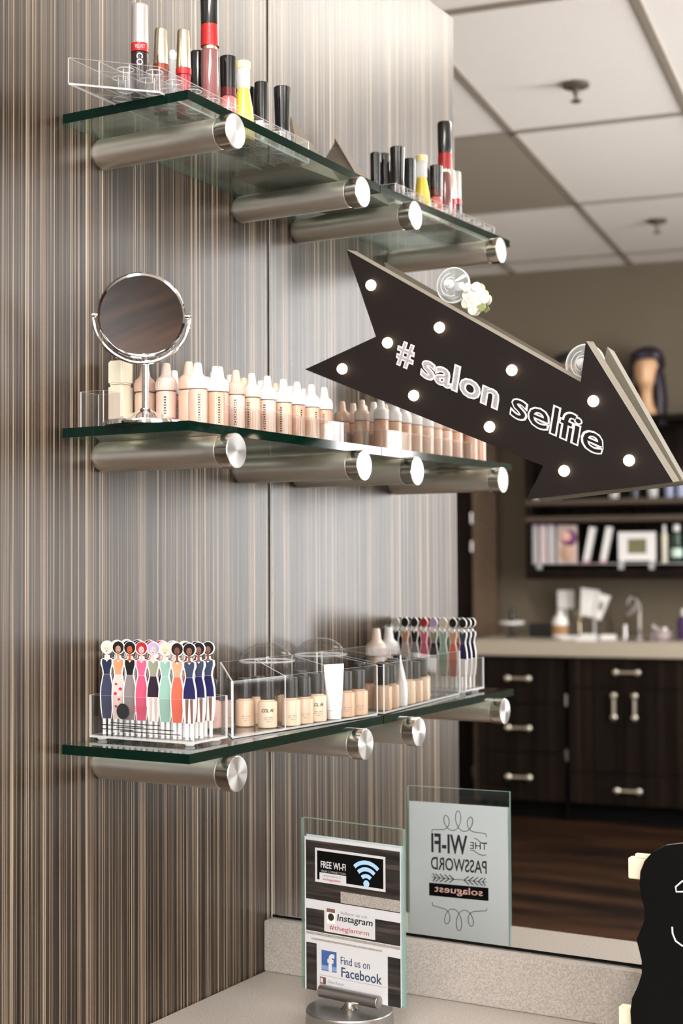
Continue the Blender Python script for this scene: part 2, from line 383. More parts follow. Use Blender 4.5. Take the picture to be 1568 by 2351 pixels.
for i in range(8):
    for j in range(3):
        if i == 0 and j > 1: continue
        fy_ = (i+.5)/9; fx_ = (j+.5)/3
        a = Vector((.036, -.178)).lerp(Vector((.027, .172)), fy_); b = Vector((-.034, -.255)).lerp(Vector((-.046, .172)), fy_); c = a.lerp(b, fx_)
        bm = BM(); lathe_open = [(.0088, .0024), (.0096, .010), (.0096, .0285)]
        x_, y_ = c
        for (r0, h0), (r1, h1) in zip(lathe_open, lathe_open[1:]):
            for k in range(20):
                t0, t1 = 2*math.pi*k/20, 2*math.pi*(k+1)/20
                bm.faces.new([bm.verts.new((x_+r*math.cos(q), y_+r*math.sin(q), h)) for r, q, h in ((r0, t0, h0), (r0, t1, h0), (r1, t1, h1), (r1, t0, h1))])
        bmesh.ops.remove_doubles(bm, verts=bm.verts[:], dist=1e-6)
        for hz_, rr_ in ((.0287, .0096), (.004, .0090)):
            tube(bm, [(x_+rr_*math.cos(2*math.pi*k/20), y_+rr_*math.sin(2*math.pi*k/20), hz_) for k in range(20)], .0006, 5, mi=1, closed=True)
        obj('pocket', bm, ['acrylic_soft', 'acrylic_edge'], t)
LZ = zt+.0026
def stick(name, label, cat, x, y, parts, group='cosmetics on the highest shelf', z=LZ):
    """a round cosmetic: parts = (name, [(r, h)...], material)"""
    t = thing(name, label, cat, (x, y, z), 0, group)
    for pn, prof, mat in parts:
        bm = BM(); lathe(bm, prof, seg=28); obj(pn, bm, mat, t)
    return t
GOLD = brushed('pale_gold', (.80, .70, .55), .25)
CREAM = plastic((.78, .72, .66), .3)
DKRED = plastic((.10, .012, .014), .25); RED = plastic((.40, .012, .014), .25)
t = stick('lipstick', 'tall dark lip colour with pearl white cap and red band, lettered down its side', 'lipstick', .1, -.4415, [
    ('tube', [(.0102, 0), (.0105, .002), (.0105, .064), (.0098, .065)], plastic((.02, .008, .01), .2)),
    ('band', [(.0107, .0652), (.0107, .0755)], RED),
    ('cap', [(.0101, .0757), (.0103, .077), (.0098, .122), (.0088, .1235), (0, .1237)], principled('pearl_cap', (.46, .42, .395), .3, .5))])
_n = Vector((.61, -.79, 0)); _x = Vector((.79, .61, 0))
text('lettering', 'CO', 'paper', t, _n*.0109 + _x*(-.004) + Vector((0, 0, .062)), (0, 0, -1), _x, height=.0075, bold=.02)
text('band_lettering', 'VELVET', 'paper', t, _n*.0109 + _x*(-.006) + Vector((0, 0, .068)), _x, (0, 0, 1), width=.012, height=.004)
for x, y, lab, h, rd in ((.105, -.406, 'gold-capped lipstick with dark red tube, between the pearl-capped and red-banded ones', .104, DKRED), (.12, -.38, 'gold-capped lipstick with bright red ring and clear ribbed tube', .108, plastic((.30, .02, .03), .2))):
    ring = RED if y > -.39 else principled('red_gold_ring', (.28, .07, .04), .2, .6)
    stick('lipstick', lab, 'lipstick', x, y, [
        ('tube', [(.0085, 0), (.0088, .001), (.0088, .052)], rd), ('band', [(.0098, .0522), (.0098, .060)], ring),
        ('cap', [(.0088, .0602), (.0092, .062), (.0078, h-.002), (.007, h), (0, h)], GOLD)])
stick('lip_gloss', 'slim clear tube with frosted ball top beside the red-ringed lipstick', 'lip gloss', .097, -.372, [
    ('tube', [(.0055, 0), (.0055, .075), (.004, .077)], 'acrylic_edge'), ('cap', [(.004, .0772), (.0052, .080), (.0052, .086), (.003, .090), (0, .091)], 'white')])
stick('mascara', 'black tube with greenish rim standing behind the tall burgundy gloss', 'mascara', .1, -.322, [
    ('tube', [(.0095, 0), (.0095, .05), (.0085, .051)], 'black'), ('cap', [(.0098, .0512), (.0095, .100), (.0085, .1025), (0, .1025)], 'black')])
stick('lip_gloss', 'tallest burgundy gloss with red shoulder and black cap', 'lip gloss', .13, -.338, [
    ('tube', [(.0108, 0), (.0112, .002), (.0112, .092), (.0104, .094)], principled('burgundy_gloss', (.21, .075, .075), .12, coat=1)),
    ('collar', [(.0095, .0942), (.0095, .0985)], GOLD),
    ('red_sleeve', [(.0116, .0987), (.0117, .106), (.0113, .1255)], RED),
    ('cap', [(.0113, .1257), (.0122, .175), (.0112, .178), (0, .178)], 'black')])
stick('nail_polish', 'black-capped polish with rosy pink bottle in front row', 'nail polish', .132, -.3005, [
    ('bottle', [(.0098, 0), (.0105, .002), (.0105, .042), (.009, .045)], principled('rose_bottle', (.55, .14, .14), .15, coat=1)),
    ('collar', [(.0102, .0452), (.0102, .056)], plastic((.09, .01, .012), .2)), ('cap', [(.0102, .0562), (.0108, .0955), (.010, .0965), (0, .0965)], 'black')])
YEL = principled('yellow_lotion', (.86, .62, .06), .3, coat=.6)
t = stick('lotion_bottle', 'yellow tapered bottle with clear neck sleeve and pale yellow lid', 'bottle', .127, -.258, [
    ('bottle', [(.0135, 0), (.0145, .003), (.0142, .020), (.0125, .042), (.0085, .064), (.0078, .068)], YEL),
    ('sleeve', [(.0082, .0682), (.0088, .070), (.0088, .094)], 'acrylic_edge'), ('lid', [(.0092, .0942), (.0095, .096), (.0095, .103), (.0088, .104), (0, .104)], plastic((.88, .74, .36), .4))])
stick('nail_polish', 'slim dark capped polish half hidden behind the yellow bottle', 'nail polish', .105, -.211, [
    ('bottle', [(.0075, 0), (.0075, .04)], plastic((.10, .09, .09), .2)), ('cap', [(.0075, .0402), (.0078, .086), (.007, .087), (0, .087)], 'black')])
stick('nail_polish', 'narrow black-capped polish right of the yellow bottle', 'nail polish', .127, -.2155, [
    ('bottle', [(.0085, 0), (.0088, .002), (.0088, .034)], principled('smoky_bottle', (.16, .14, .15), .12, coat=1)), ('cap', [(.0088, .0342), (.0092, .0875), (.0085, .0885), (0, .0885)], 'black')])
stick('nail_polish', 'wide black-capped polish standing alone nearest the taupe wedge', 'nail polish', .13, -.168, [
    ('bottle', [(.0105, 0), (.011, .002), (.011, .034)], principled('smoky_bottle_wide', (.15, .13, .14), .12, coat=1)), ('cap', [(.0108, .0342), (.0100, .045), (.0116, .094), (.0105, .0952), (0, .0952)], 'black')])
for i, (x, y, h) in enumerate(((.088, -.175, .094), (.088, -.205, .1), (.088, -.235, .096))):
    stick('mascara', 'black back-row tube by the wall, %s from the mirror' % ORD[i], 'mascara', x, y, [
        ('tube', [(.008, 0), (.008, .04)], 'black'), ('cap', [(.0082, .0402), (.0086, h-.001), (.0078, h), (0, h)], 'black')])
stick('lotion_bottle', 'small yellow bottle with white lid in the back row', 'bottle', .104, -.262, [
    ('bottle', [(.009, 0), (.0095, .002), (.0085, .045), (.006, .056)], YEL), ('lid', [(.0072, .0562), (.0072, .084), (0, .085)], 'white')])
# taupe wedge near the mirror
wz = zs(0, -.06)+.0006
bm = BM(); V_ = [bm.verts.new(p) for p in ((.03, -.136, 0), (.139, -.136, 0), (.147, -.040, 0), (.03, -.040, 0), (.079, -.062, .098), (.074, -.074, .098))]
for q in ((3, 2, 1, 0), (1, 2, 4), (2, 3, 5, 4), (3, 0, 5), (0, 1, 4, 5)): bm.faces.new([V_[i] for i in q])
tag(obj('display_wedge', bm, plastic((.15, .122, .092), .6, 0), loc=(0, 0, wz)), 'plain taupe sloping wedge on the highest shelf beside the mirror', 'wedge')

# ================================================================== MIDDLE SHELF
z2 = SZ[1]+.0003
t = thing('vanity_mirror', 'round chrome tabletop mirror on a slim stem', 'mirror', (.1, -.431, z2))
bm = BM(); lathe(bm, [(.050, 0), (.0505, .002), (.0495, .0055), (.034, .010), (.016, .0155), (.0085, .019), (.0065, .0215), (0, .0215)], seg=56); obj('base', bm, 'chrome', t)
bm = BM(); lathe(bm, [(.0046, .0205), (.0046, .074), (.006, .0745), (.006, .079), (0, .080)], seg=20); obj('stem', bm, 'chrome', t)
fx = Vector((.79, .61, 0)); fy = Vector((-.61, .79, 0)); tc = Vector((0, -.008, .1315))
til = R(21); nrm = (-fy*math.cos(til) + Vector((0, 0, -1))*math.sin(til)).normalized(); upv = nrm.cross(fx)*-1
bm = BM(); tube(bm, [tc + fx*(.0575*math.cos(a)) + Vector((0, 0, .0565*math.sin(a))) for a in [R(180+180*i/40) for i in range(41)]], .0022, 10); 
for s in (-1, 1): lathe(bm, [(.0022, -.002), (.0035, 0), (.0035, .003), (.002, .006)], tc + fx*(s*.0575) , (-fx*s), 12)
obj('yoke', bm, 'chrome', t)
bm = BM(); lathe(bm, [(.0485, -.003), (.0515, -.0025), (.0525, 0), (.0515, .0025), (.0492, .003), (.0490, .0016), (.0, .0014)], tc, nrm, 64); obj('frame_ring', bm, 'chrome', t)
bm = BM(); lathe(bm, [(.0486, .00165), (.0486, .0019), (0, .0019)], tc, nrm, 64); obj('mirror_disc', bm, 'mirror', t)

SKINS = [(.62, .37, .28), (.54, .31, .215), (.66, .45, .365), (.47, .285, .20), (.575, .39, .28)]
CAPS = [(.72, .71, .71), (.62, .41, .31), (.68, .53, .455), (.72, .70, .69)]
SHADE = ['peach', 'tan', 'pale pink', 'beige', 'sand']; CAPN = ['white', 'peach', 'blush', 'white']
_proto = {}
def dropper(x, y, z, si, ci, label, group, rz=0, s=1.0):
    key = (si, ci)
    if key not in _proto:
        t = thing('foundation_bottle', label, 'bottle', (x, y, z), rz, group)
        bm = BM(); lathe(bm, [(.0100, 0), (.0113, .0015), (.0115, .004), (.0115, .040), (.0105, .0425), (.0075, .0438), (.0075, .0450)], seg=26)
        obj('bottle', bm, plastic(SKINS[si], .3), t)
        bm = BM(); lathe(bm, [(.0112, .0440), (.0115, .0448), (.0115, .0545), (.0105, .0575), (.0068, .0605), (.0060, .0625), (.0046, .0735), (.0036, .0750), (0, .0751)], seg=26)
        for k in range(26):
            a = 2*math.pi*k/26; p = Vector((.01155*math.cos(a), .01155*math.sin(a), 0)); box(bm, (p.x-.0003, p.y-.0003, .0452), (p.x+.0003, p.y+.0003, .0538))
        obj('cap', bm, plastic(CAPS[ci], .4), t)
        bm = BM(); rr = random.Random(si*7+ci)
        for k in range(11):      # a column of small dark letters down the side
            a = -.90 + .0; h = .005 + k*.0030; w_ = .05 + .07*rr.random()
            for d in (-w_, w_*.6):
                q = [bm.verts.new((.01165*math.cos(a+e), .01165*math.sin(a+e), hh)) for e, hh in ((d-.05, h), (d+.06, h), (d+.06, h+.0017), (d-.05, h+.0017))]
                bm.faces.new(q)
        obj('label_print', bm, 'ink', t)
        _proto[key] = t; r = t
    else:
        r = dup(_proto[key], (x, y, z), label, group, rz)
    r.scale = (s, s, s); return r
# open grid that holds the rows
t = thing('bottle_organizer', 'low clear acrylic grid holding the rows of foundation bottles', 'organizer', (.11, -.21, z2+.0008))
cell_tray(t, [(.0535, -.148), (.0535, .143), (-.0535, .143), (-.0535, -.148)], .029, 3, 8, th=.0036)
rowname = ['front', 'middle', 'back']
for r_, X in enumerate((.1455, .110, .0745)):
    for c in range(8):
        Y = -.3396 + .0364*c
        si = (c*2 + r_*3 + (c//3)) % 5; ci = [0, 1, 2, 0][(c + r_*2 + (c*r_) % 3) % 4]
        if r_ == 0 and c in (5, 6): ci = 0
        dropper(X+random.uniform(-.002, .002), Y+random.uniform(-.002, .002), z2+.0034, si, ci,
                '%s-capped %s bottle, %s row of clear grid, %s from mirror wall' % (CAPN[ci], SHADE[si], rowname[r_], ORD[7-c]),
                'foundation bottles on the middle shelf', random.uniform(-.5, .5))
for x, y, si, ci, lab in ((.1575, -.4045, 0, 0, 'white-capped peach foundation bottle at the front corner beside the round chrome mirror'),
                          (.1585, -.3685, 1, 0, 'white-capped tan foundation bottle on the shelf front, second from the round chrome mirror'),
                          (.122, -.3735, 0, 1, 'peach-capped foundation bottle just behind the round chrome mirror, nearest the shelf front'),
                          (.090, -.3765, 2, 2, 'blush-capped pale foundation bottle just behind the round chrome mirror stem'),
                          (.060, -.3800, 4, 1, 'peach-capped sand foundation bottle just behind the round chrome mirror, nearest the wall')):
    dropper(x, y, z2, si, ci, lab, 'foundation bottles on the middle shelf', random.uniform(-.3, .3), 1.0 if x > .13 else 1.1)
t = thing('foundation_bottle', 'squat cream bottle with square shoulders tucked against the striped wall', 'bottle', (.029, -.389, z2))
bm = BM(); box(bm, (-.012, -.012, 0), (.012, .012, .058), bev=.003); obj('bottle', bm, plastic((.80, .70, .54), .3), t)
bm = BM(); box(bm, (-.0115, -.0115, .0585), (.0115, .0115, .088), bev=.002); obj('cap', bm, plastic((.83, .76, .60), .4), t)
t = thing('acrylic_block', 'small open clear acrylic box beside the round mirror base', 'box', (.026, -.4235, z2))
bm = BM()
for lo, hi in (((-.018, -.018, 0), (.018, .018, .0015)), ((-.018, -.018, .0016), (.018, -.0165, .046)), ((-.018, .0165, .0016), (.018, .018, .046)), ((-.018, -.0164, .0016), (-.0165, .0164, .046)), ((.0165, -.0164, .0016), (.018, .0164, .046))): sheet(bm, lo, hi)
obj('walls', bm, ['acrylic', 'acrylic_edge'], t)

# ================================================================== LOWEST SHELF
z3 = SZ[2]+.0003
# --- holder with nail files cut out as fashion ladies
t = thing('nail_file_holder', 'clear acrylic box holding the rows of lady-shaped nail files', 'holder', (.08, -.38, z3))
bm = BM(); hx, hy, hh = .078, .036, .055
for lo, hi in (((-hx, -hy, .003), (hx, hy, .0055)), ((-hx, -hy, .0057), (hx, -hy+.002, hh)), ((-hx, hy-.002, .0057), (hx, hy, hh)), ((-hx, -hy+.0021, .0057), (-hx+.002, hy-.0021, hh)), ((hx-.002, -hy+.0021, .0057), (hx, hy-.0021, hh))): sheet(bm, lo, hi)
obj('walls', bm, ['acrylic', 'acrylic_edge'], t)
for x in (-hx+.012, hx-.012):
    for y in (-hy+.01, hy-.01):
        bm = BM(); lathe(bm, [(.005, 0), (.006, .001), (.006, .0029)], (x, y, 0), seg=14); obj('foot', bm, 'acrylic_edge', t)
bm = BM(); lathe(bm, [(.0095, 0), (.0095, .0004)], (-.026, -hy-.0002, .037), (0, -1, 0), 28); obj('emblem', bm, 'ink', t, label='black round emblem')
text('lettering', 'BEAUTY', 'redink', t, (-.012, -hy-.0003, .038), (1, 0, 0), (0, 0, 1), width=.023, height=.006, bold=.02)
bm = BM()
for i, (a, b, z) in enumerate(((-.045, .030, .022), (-.060, .005, .019), (-.036, .050, .017), (-.060, -.01, .014), (-.03, .06, .0125))): box(bm, (a, -hy-.0004, z), (b, -hy-.0001, z+.0011))
obj('printed_lines', bm, 'ink', t)
LAD = [ # hair, skin, bodice, skirt, long skirt?, description
    ((.82, .80, .74), (.86, .72, .64), (.035, .055, .12), (.10, .11, .19), 1, 'platinum-haired lady in navy top and slate skirt'),
    ((.01, .008, .008), (.66, .42, .28), (.80, .44, .25), (.84, .70, .66), 1, 'black-fringed lady in orange print blouse and floral white skirt'),
    ((.015, .008, .006), (.62, .20, .08), (.012, .010, .012), (.38, .34, .34), 1, 'big-haired lady in black top and grey skirt'),
    ((.60, .05, .06), (.86, .62, .58), (.82, .22, .36), (.80, .18, .30), 1, 'red-haired lady in a long pink gown'),
    ((.62, .52, .74), (.86, .70, .62), (.44, .44, .34), (.06, .025, .06), 0, 'lavender-haired lady in olive top and short plum skirt'),
    ((.86, .80, .62), (.88, .72, .62), (.42, .62, .54), (.44, .64, .56), 1, 'pale blonde lady in a long mint gown'),
    ((.035, .012, .012), (.30, .14, .11), (.84, .50, .34), (.86, .25, .17), 1, 'dark curly-haired lady in cream and coral dress'),
    ((.012, .010, .014), (.38, .20, .15), (.09, .12, .19), (.035, .03, .17), 0, 'black-bobbed lady in slate top and navy skirt')]
BODY = [(0, .1), (.0022, .1), (.0026, .0965), (.0075, .0945), (.0082, .089), (.0058, .083), (.0047, .0765), (.0062, .070), (.0082, .060), (.0088, .048), (.0082, .034), (.0066, .020), (.0050, .008), (.0046, .0002)]
def mirror_poly(p): return p + [(-x, z) for x, z in reversed(p) if x > 0]
def circle(cx, cz, r, n=20, sx=1): return [(cx + r*sx*math.cos(2*math.pi*k/n), cz + r*math.sin(2*math.pi*k/n)) for k in range(n)]
XZ = lambda a, b, h: (a, h, b)
HT = .1155
def lady(d):
    hair, skin, top, skirt, lng, desc = LAD[d]; S = HT/.1185
    dim = lambda c: tuple((v*.82)**1.35 for v in c)
    hair, skin, top, skirt = dim(hair), dim(skin), dim(top), dim(skirt)
    sc = lambda pl: [(x*S, z*S) for x, z in pl]
    t = thing('nail_file', 'x', 'nail file')
    bm = BM(); g = .0011
    body = [(x+.0007*(z > .02), z) for x, z in BODY if z >= .02]
    prism(bm, sc(mirror_poly(body)), -.0011, .0011, XZ)
    for s in (-1, 1): box(bm, tuple(c*S for c in ((s*.0036)-.0018, 0, 0.0)[:1]) + (-.0011, 0), (((s*.0036)+.0018)*S, .0011, .0215*S))
    prism(bm, sc(circle(0, .1098, .0085)), -.0011, .0011, XZ)
    obj('board', bm, 'white', t)
    def patch(name, poly, mat, lift=.0001):
        bm = BM(); 
        for s in (-1, 1): prism(bm, sc(poly), s*(.0011+lift*.2), s*(.0011+lift), XZ)
        obj(name, bm, mat, t)
    hp = circle(0, .1101, .0077)
    bm = BM(); prism(bm, sc(hp), -.00118, -.00128, XZ); prism(bm, sc(hp), .00118, .00140, XZ); obj('hair', bm, plastic(hair, .5, 0), t)
    bm = BM(); prism(bm, sc(circle(0, .1078, .0046, 16, .82)), -.0013, -.0014, XZ); prism(bm, sc([(-.0017, .105), (.0017, .105), (.0017, .097), (.004, .094), (-.004, .094), (-.0017, .097)]), -.00118, -.00126, XZ)
    obj('face', bm, plastic(skin, .5, 0), t)
    bm = BM()
    for e in (-.0018, .0018): prism(bm, sc(circle(e, .1085, .0006, 8)), -.0014, -.00146, XZ)
    prism(bm, sc(circle(0, .1052, .0008, 8, 1.5)), -.0014, -.00146, XZ); obj('features', bm, plastic(tuple(c*.25 for c in skin), .5, 0), t)
    patch('bodice', [(-.0066, .0945), (-.003, .0955), (0, .0915), (.003, .0955), (.0066, .0945), (.0068, .089), (.0046, .0805), (.0042, .076), (-.0042, .076), (-.0046, .0805), (-.0068, .089)], plastic(top, .5, 0))
    lo = .020 if lng else .050
    sk = [(-.0042, .0758), (.0042, .0758), (.0056, .070), (.0076, .060), (.0081, .050)] + ([(.0072, .034), (.0058, lo)] if lng else [])
    patch('skirt', sk[:1] + sk[1:] + [(-x, z) for x, z in reversed(sk[2:])], plastic(skirt, .5, 0))
    if d == 1:
        bm = BM()
        for cx, cz, r in ((-.003, .064, .0016), (.003, .058, .002), (-.004, .052, .002), (.001, .045, .0016), (.004, .038, .0018), (-.003, .036, .0017)): prism(bm, sc(circle(cx, cz, r, 9, 1.2)), -.00125, -.00135, XZ)
        obj('flower_print', bm, plastic((.45, .02, .03), .5, 0), t)
    if not lng:
        bm = BM()
        for s in (-1, 1): prism(bm, sc([(s*.0008, .0498), (s*.0055, .0498), (s*.0045, .02), (s*.0022, .02)]), -.00118, -.00128, XZ)
        obj('legs', bm, plastic(skin, .5, 0), t)
    return t
rown = ['front one', 'second back', 'rearmost']
for d in range(8):
    p0 = None
    for r_ in range(3):
        loc = (.0180+.0178*d + .0006*r_, -.4015+.0185*r_, z3+.0059)
        lab = '%s nail file, %s' % (LAD[d][5], rown[r_])
        if p0 is None: p0 = lady(d); p0.location = loc; p0['label'] = lab; p0['group'] = 'lady-shaped nail files in the clear box'; p0.rotation_euler = (0, 0, R(12))
        else: dup(p0, loc, lab, 'lady-shaped nail files in the clear box')
# --- sloping compartment tray
t = thing('compartment_tray', 'clear acrylic tray with sloping dividers full of foundation bottles', 'tray', (.13, -.17, z3))
fl, fr, br, bl = Vector((.024, -.158)), Vector((.055, .160)), Vector((-.045, .163)), Vector((-.055, -.068))
H0, H1 = .0705, .086
def vwall(bm, a, b, ha, hb, th=.0022, z0=.0025):
    n = Vector((-(b-a).y, (b-a).x)).normalized()*th*.5; q = [(a-n, ha), (b-n, hb), (b+n, hb), (a+n, ha)]
    A = [bm.verts.new((p.x, p.y, z0)) for p, h in q]; B = [bm.verts.new((p.x, p.y, h)) for p, h in q]
    bm.faces.new(A).material_index = 1; bm.faces.new(B).material_index = 1
    for i, mi in ((0, 0), (1, 1), (2, 0), (3, 1)): bm.faces.new((A[i], A[(i+1) % 4], B[(i+1) % 4], B[i])).material_index = mi
bm = BM(); vwall(bm, fl, fr, H0, H0); vwall(bm, bl, br, H1, H1); vwall(bm, fl, bl, H0, H1); vwall(bm, fr, br, H0, H1)
prism(bm, [tuple(p) for p in (fl, fr, br, bl)], 0, .0023, mi=0, side=1)
tube(bm, [(fl.x, fl.y, .002), (fl.x, fl.y, H0)], .0016, 8, 1)
obj('walls', bm, ['acrylic', 'acrylic_edge'], t)
for s in (.335, .72):
    bm = BM(); vwall(bm, fl.lerp(fr, s), bl.lerp(br, s), H0-.001, H1-.001, .0018); obj('divider', bm, ['acrylic', 'acrylic_edge'], t)
DK = principled('smoked_cap', (.022, .021, .021), .38, spec=.35, coat=.15)
def jar(x, y, col, label, s=1.0, txt=None, rz=0):
    t = thing('foundation_jar', label, 'bottle', (x, y, z3+.0028), rz, 'jars in the sloping tray')
    bm = BM(); lathe(bm, [(.0115, 0), (.0125, .001), (.0128, .003), (.0128, .031), (.0122, .0335), (.0085, .0352), (.0085, .037)], seg=28); obj('jar', bm, plastic(col, .35), t)
    bm = BM(); lathe(bm, [(.0088, .0362), (.0092, .0368), (.0092, .061), (.0086, .0625), (0, .0626)], seg=26); obj('cap', bm, DK, t)
    bm = BM()
    for k, z in enumerate((.008, .0105, .013)):
        q = [(.01295*math.cos(a), .01295*math.sin(a)) for a in [R(-75+50*i/8) for i in range(9)]]
        for (x0, y0), (x1, y1) in zip(q, q[1:]):
            if (k+int(x0*9000)) % 3: bm.faces.new([bm.verts.new(p) for p in ((x0, y0, z), (x1, y1, z), (x1, y1, z+.001), (x0, y0, z+.001))])
    obj('small_print', bm, 'inkfaint', t)
    if txt:
        for i, ch in enumerate(txt):
            a = R(-84 + 16*i); n = Vector((math.cos(a), math.sin(a), 0)); xd = Vector((-math.sin(a), math.cos(a), 0))
            text('letter', ch, 'ink', t, n*.0130 - xd*.0018 + Vector((0, 0, .0205)), xd, (0, 0, 1), height=.0042, bold=.01, ext=.0001)
    t.scale = (s, s, s)
    return t
JB = [(.74, .56, .40), (.66, .46, .32), (.58, .38, .25), (.52, .27, .16)]
jar(.0775, -.262, (.82, .52, .46), 'pinkish foundation jar glimpsed between the nail files and the tray', rz=0)
jar(.104, -.224, JB[1], 'tan foundation jar at the back of the tray compartment nearest the nail files')
jar(.104, -.192, JB[1], 'tan foundation jar in the tray, just left of the first divider at the back')
jar(.139, -.2245, JB[0], 'cream lettered foundation jar at the front of the first tray compartment', txt='COLAF')
jar(.154, -.1905, JB[0], 'cream foundation jar just right of the first tray divider', 1.0)
jar(.157, -.1615, JB[1], 'cream foundation jar in the middle of the middle tray compartment front', .98)
jar(.159, -.132, JB[0], 'cream lettered foundation jar beside the white tube', txt='COLAF', s=1.02)
jar(.122, -.150, JB[2], 'tan foundation jar in the second row behind the middle compartment')
jar(.128, -.112, JB[3], 'brown foundation jar behind the white squeeze tube')
jar(.166, -.066, JB[2], 'tan foundation jar at the front of the compartment by the mirror')
jar(.170, -.036, JB[2], 'orange-tan foundation jar at the front closest to the mirror')
jar(.135, -.052, JB[3], 'brown foundation jar in the back row closest to the mirror')
jar(.104, -.085, JB[1], 'tan foundation jar against the back wall of the last tray compartment')
# white squeeze tube, wide at the crimp
t = thing('squeeze_tube', 'white squeeze tube standing in the tray near the mirror', 'tube', (.166, -.0985, z3+.003), R(-25))
bm = BM(); n_ = 24; rings = []
for z, a, b in ((.012, .0105, .0105), (.03, .0125, .010), (.05, .015, .006), (.068, .0165, .0012), (.074, .0165, .0008)):
    rings.append([bm.verts.new((b*math.cos(2*math.pi*k/n_), a*math.sin(2*math.pi*k/n_), z)) for k in range(n_)])
for A, B in zip(rings, rings[1:]):
    for k in range(n_): bm.faces.new((A[k], A[(k+1) % n_], B[(k+1) % n_], B[k]))
bm.faces.new(rings[0]); bm.faces.new(rings[-1]); obj('tube', bm, 'white', t)
bm = BM(); lathe(bm, [(.0095, 0), (.010, .001), (.010, .0115), (.009, .012)], seg=24); obj('cap', bm, 'white', t)
# domed clear container behind the tray
t = thing('domed_container', 'round clear container with a shallow dome lid behind the sloping tray', 'container', (.043, -.075, z3))
bm = BM(); lathe(bm, [(.036, 0), (.037, .001), (.037, .074)], seg=40); obj('bowl', bm, 'acrylic', t)
bm = BM(); lathe(bm, [(.0385, .0742), (.0385, .079), (.036, .086), (.028, .094), (.016, .100), (0, .102)], seg=40); obj('lid', bm, 'acrylic', t)
bm = BM(); tube(bm, [(.0386*math.cos(a), .0386*math.sin(a), .0765) for a in [2*math.pi*k/48 for k in range(48)]], .0012, 6, closed=True); obj('rim', bm, 'acrylic_edge', t)
# two taller dropper bottles by the wall (seen in the mirror)
for x, y, ci, lab in ((.028, -.2785, 2, 'blush-capped tall dropper bottle by the wall behind the nail files'), (.028, -.322, 0, 'white-capped tall dropper bottle by the wall hidden behind the nail files')):
    dropper(x, y, z3, 4, ci, lab, 'tall droppers on the lowest shelf', 0, 1.42)

# ================================================================== ARROW SIGN
t = thing('arrow_sign', 'black lit arrow sign with glitter lettering hung on the mirror', 'sign', (.36, -.006, ZB+.07))
t.rotation_euler = (math.atan(.1), 0, 0)      # leans out from the mirror at the top
OX, OZ = .36, 0
AR = [(0.1726, 0.3586), (0.212, 0.2348), (0.0949, 0.1977), (0.45, 0.0471), (0.4233, 0.0038), (0.6216, 0.0208), (0.5157, 0.2051), (0.5062, 0.1533)]
bm = BM(); prism(bm, [(x-OX, z-OZ) for x, z in AR], -.0275, 0, XZ, mi=0); obj('box_body', bm, 'mdf', t, label='raw board sides and back')
bm = BM(); prism(bm, [(x-OX, z-OZ) for x, z in AR], -.0282, -.0276, XZ, mi=0, side=0); obj('face_board', bm, 'mattblack', t)
LED = [(0.2094, 0.3057), (0.3104, 0.2392), (0.2304, 0.2249), (0.1567, 0.1941), (0.2664, 0.1503), (0.4124, 0.1748), (0.3766, 0.102), (0.5226, 0.1278), (0.4787, 0.0399), (0.5664, 0.0501)]
for x, z in LED:
    bm = BM(); lathe(bm, [(.0073, .0), (.0075, .0015), (.0066, .0048), (.004, .007), (0, .0077)], (x-OX, -.0284, z-OZ), (0, -1, 0), 20); obj('bulb', bm, 'led', t)
ta = R(-25.3); xd = Vector((math.cos(ta), 0, math.sin(ta))); yd = Vector((-math.sin(ta)*1.0, 0, math.cos(ta)))
yd = Vector((.22, 0, .975))          # letters lean with the hand-cut slant
def on(x, z, d=0): return Vector((x-OX, -.0284-d, z-OZ))
_b = on(.2395, .1930)
def lay(body, s0, wdt, h, fill, dz=0, bold=.042):
    o = _b + xd*s0 + yd*dz
    text('lettering', body, 'silver', t, o, xd, yd, width=wdt, height=h, bold=bold, ext=.0007)
    g = .0022
    text('lettering_fill', body, fill, t, o + xd*g + yd*g - Vector((0, .0007, 0)), xd, yd, width=wdt-2*g, height=h-2*g, bold=max(.0, bold-.05), ext=.0004)
lay('#', .000, .028, .035, 'glitter', .002)
lay('salon', .041, .124, .036, 'glitter')
lay('selfie', .183, .139, .039, 'mattblack')
# ---- suction cups on the mirror
for k, (x, z, r_) in enumerate(((.3035, .3725, .0245), (.4945, .2490, .0265))):
    lab = ['clear suction cup on the upper shaft edge of the arrow sign', 'clear suction cup behind the arrow head tip'][k]
    c = thing('suction_cup', lab, 'suction cup', (x, -.0005, ZB+z), 0, 'clear suction cups')
    q = r_/.0245
    bm = BM(); lathe(bm, [(.0245*q, 0), (.0245*q, .0012), (.020*q, .004), (.012*q, .0075), (.008*q, .0095), (.0065*q, .0098)], (0, 0, 0), (0, -1, 0), 36); obj('cup', bm, 'cup', c)
    bm = BM(); lathe(bm, [(.006*q, .0095), (.0062*q, .013), (.0040*q, .014), (.0040*q, .0225), (.003*q, .0232), (0, .0234)], (0, 0, 0), (0, -1, 0), 24); obj('knob', bm, 'acrylic_edge', c)
    bm = BM(); tube(bm, [(.0242*q*math.cos(a), -.0012, .0242*q*math.sin(a)) for a in [2*math.pi*i/40 for i in range(40)]], .0009, 6, closed=True); obj('rim', bm, 'acrylic_edge', c)
    for rr, dd in ((.016, -.0062), (.0095, -.0089)):
        bm = BM(); tube(bm, [(rr*q*math.cos(a), dd, rr*q*math.sin(a)) for a in [R(200*i/24+60*rr*100) for i in range(24)]], .0007, 6); obj('moulded_ridge', bm, 'acrylic_edge', c)
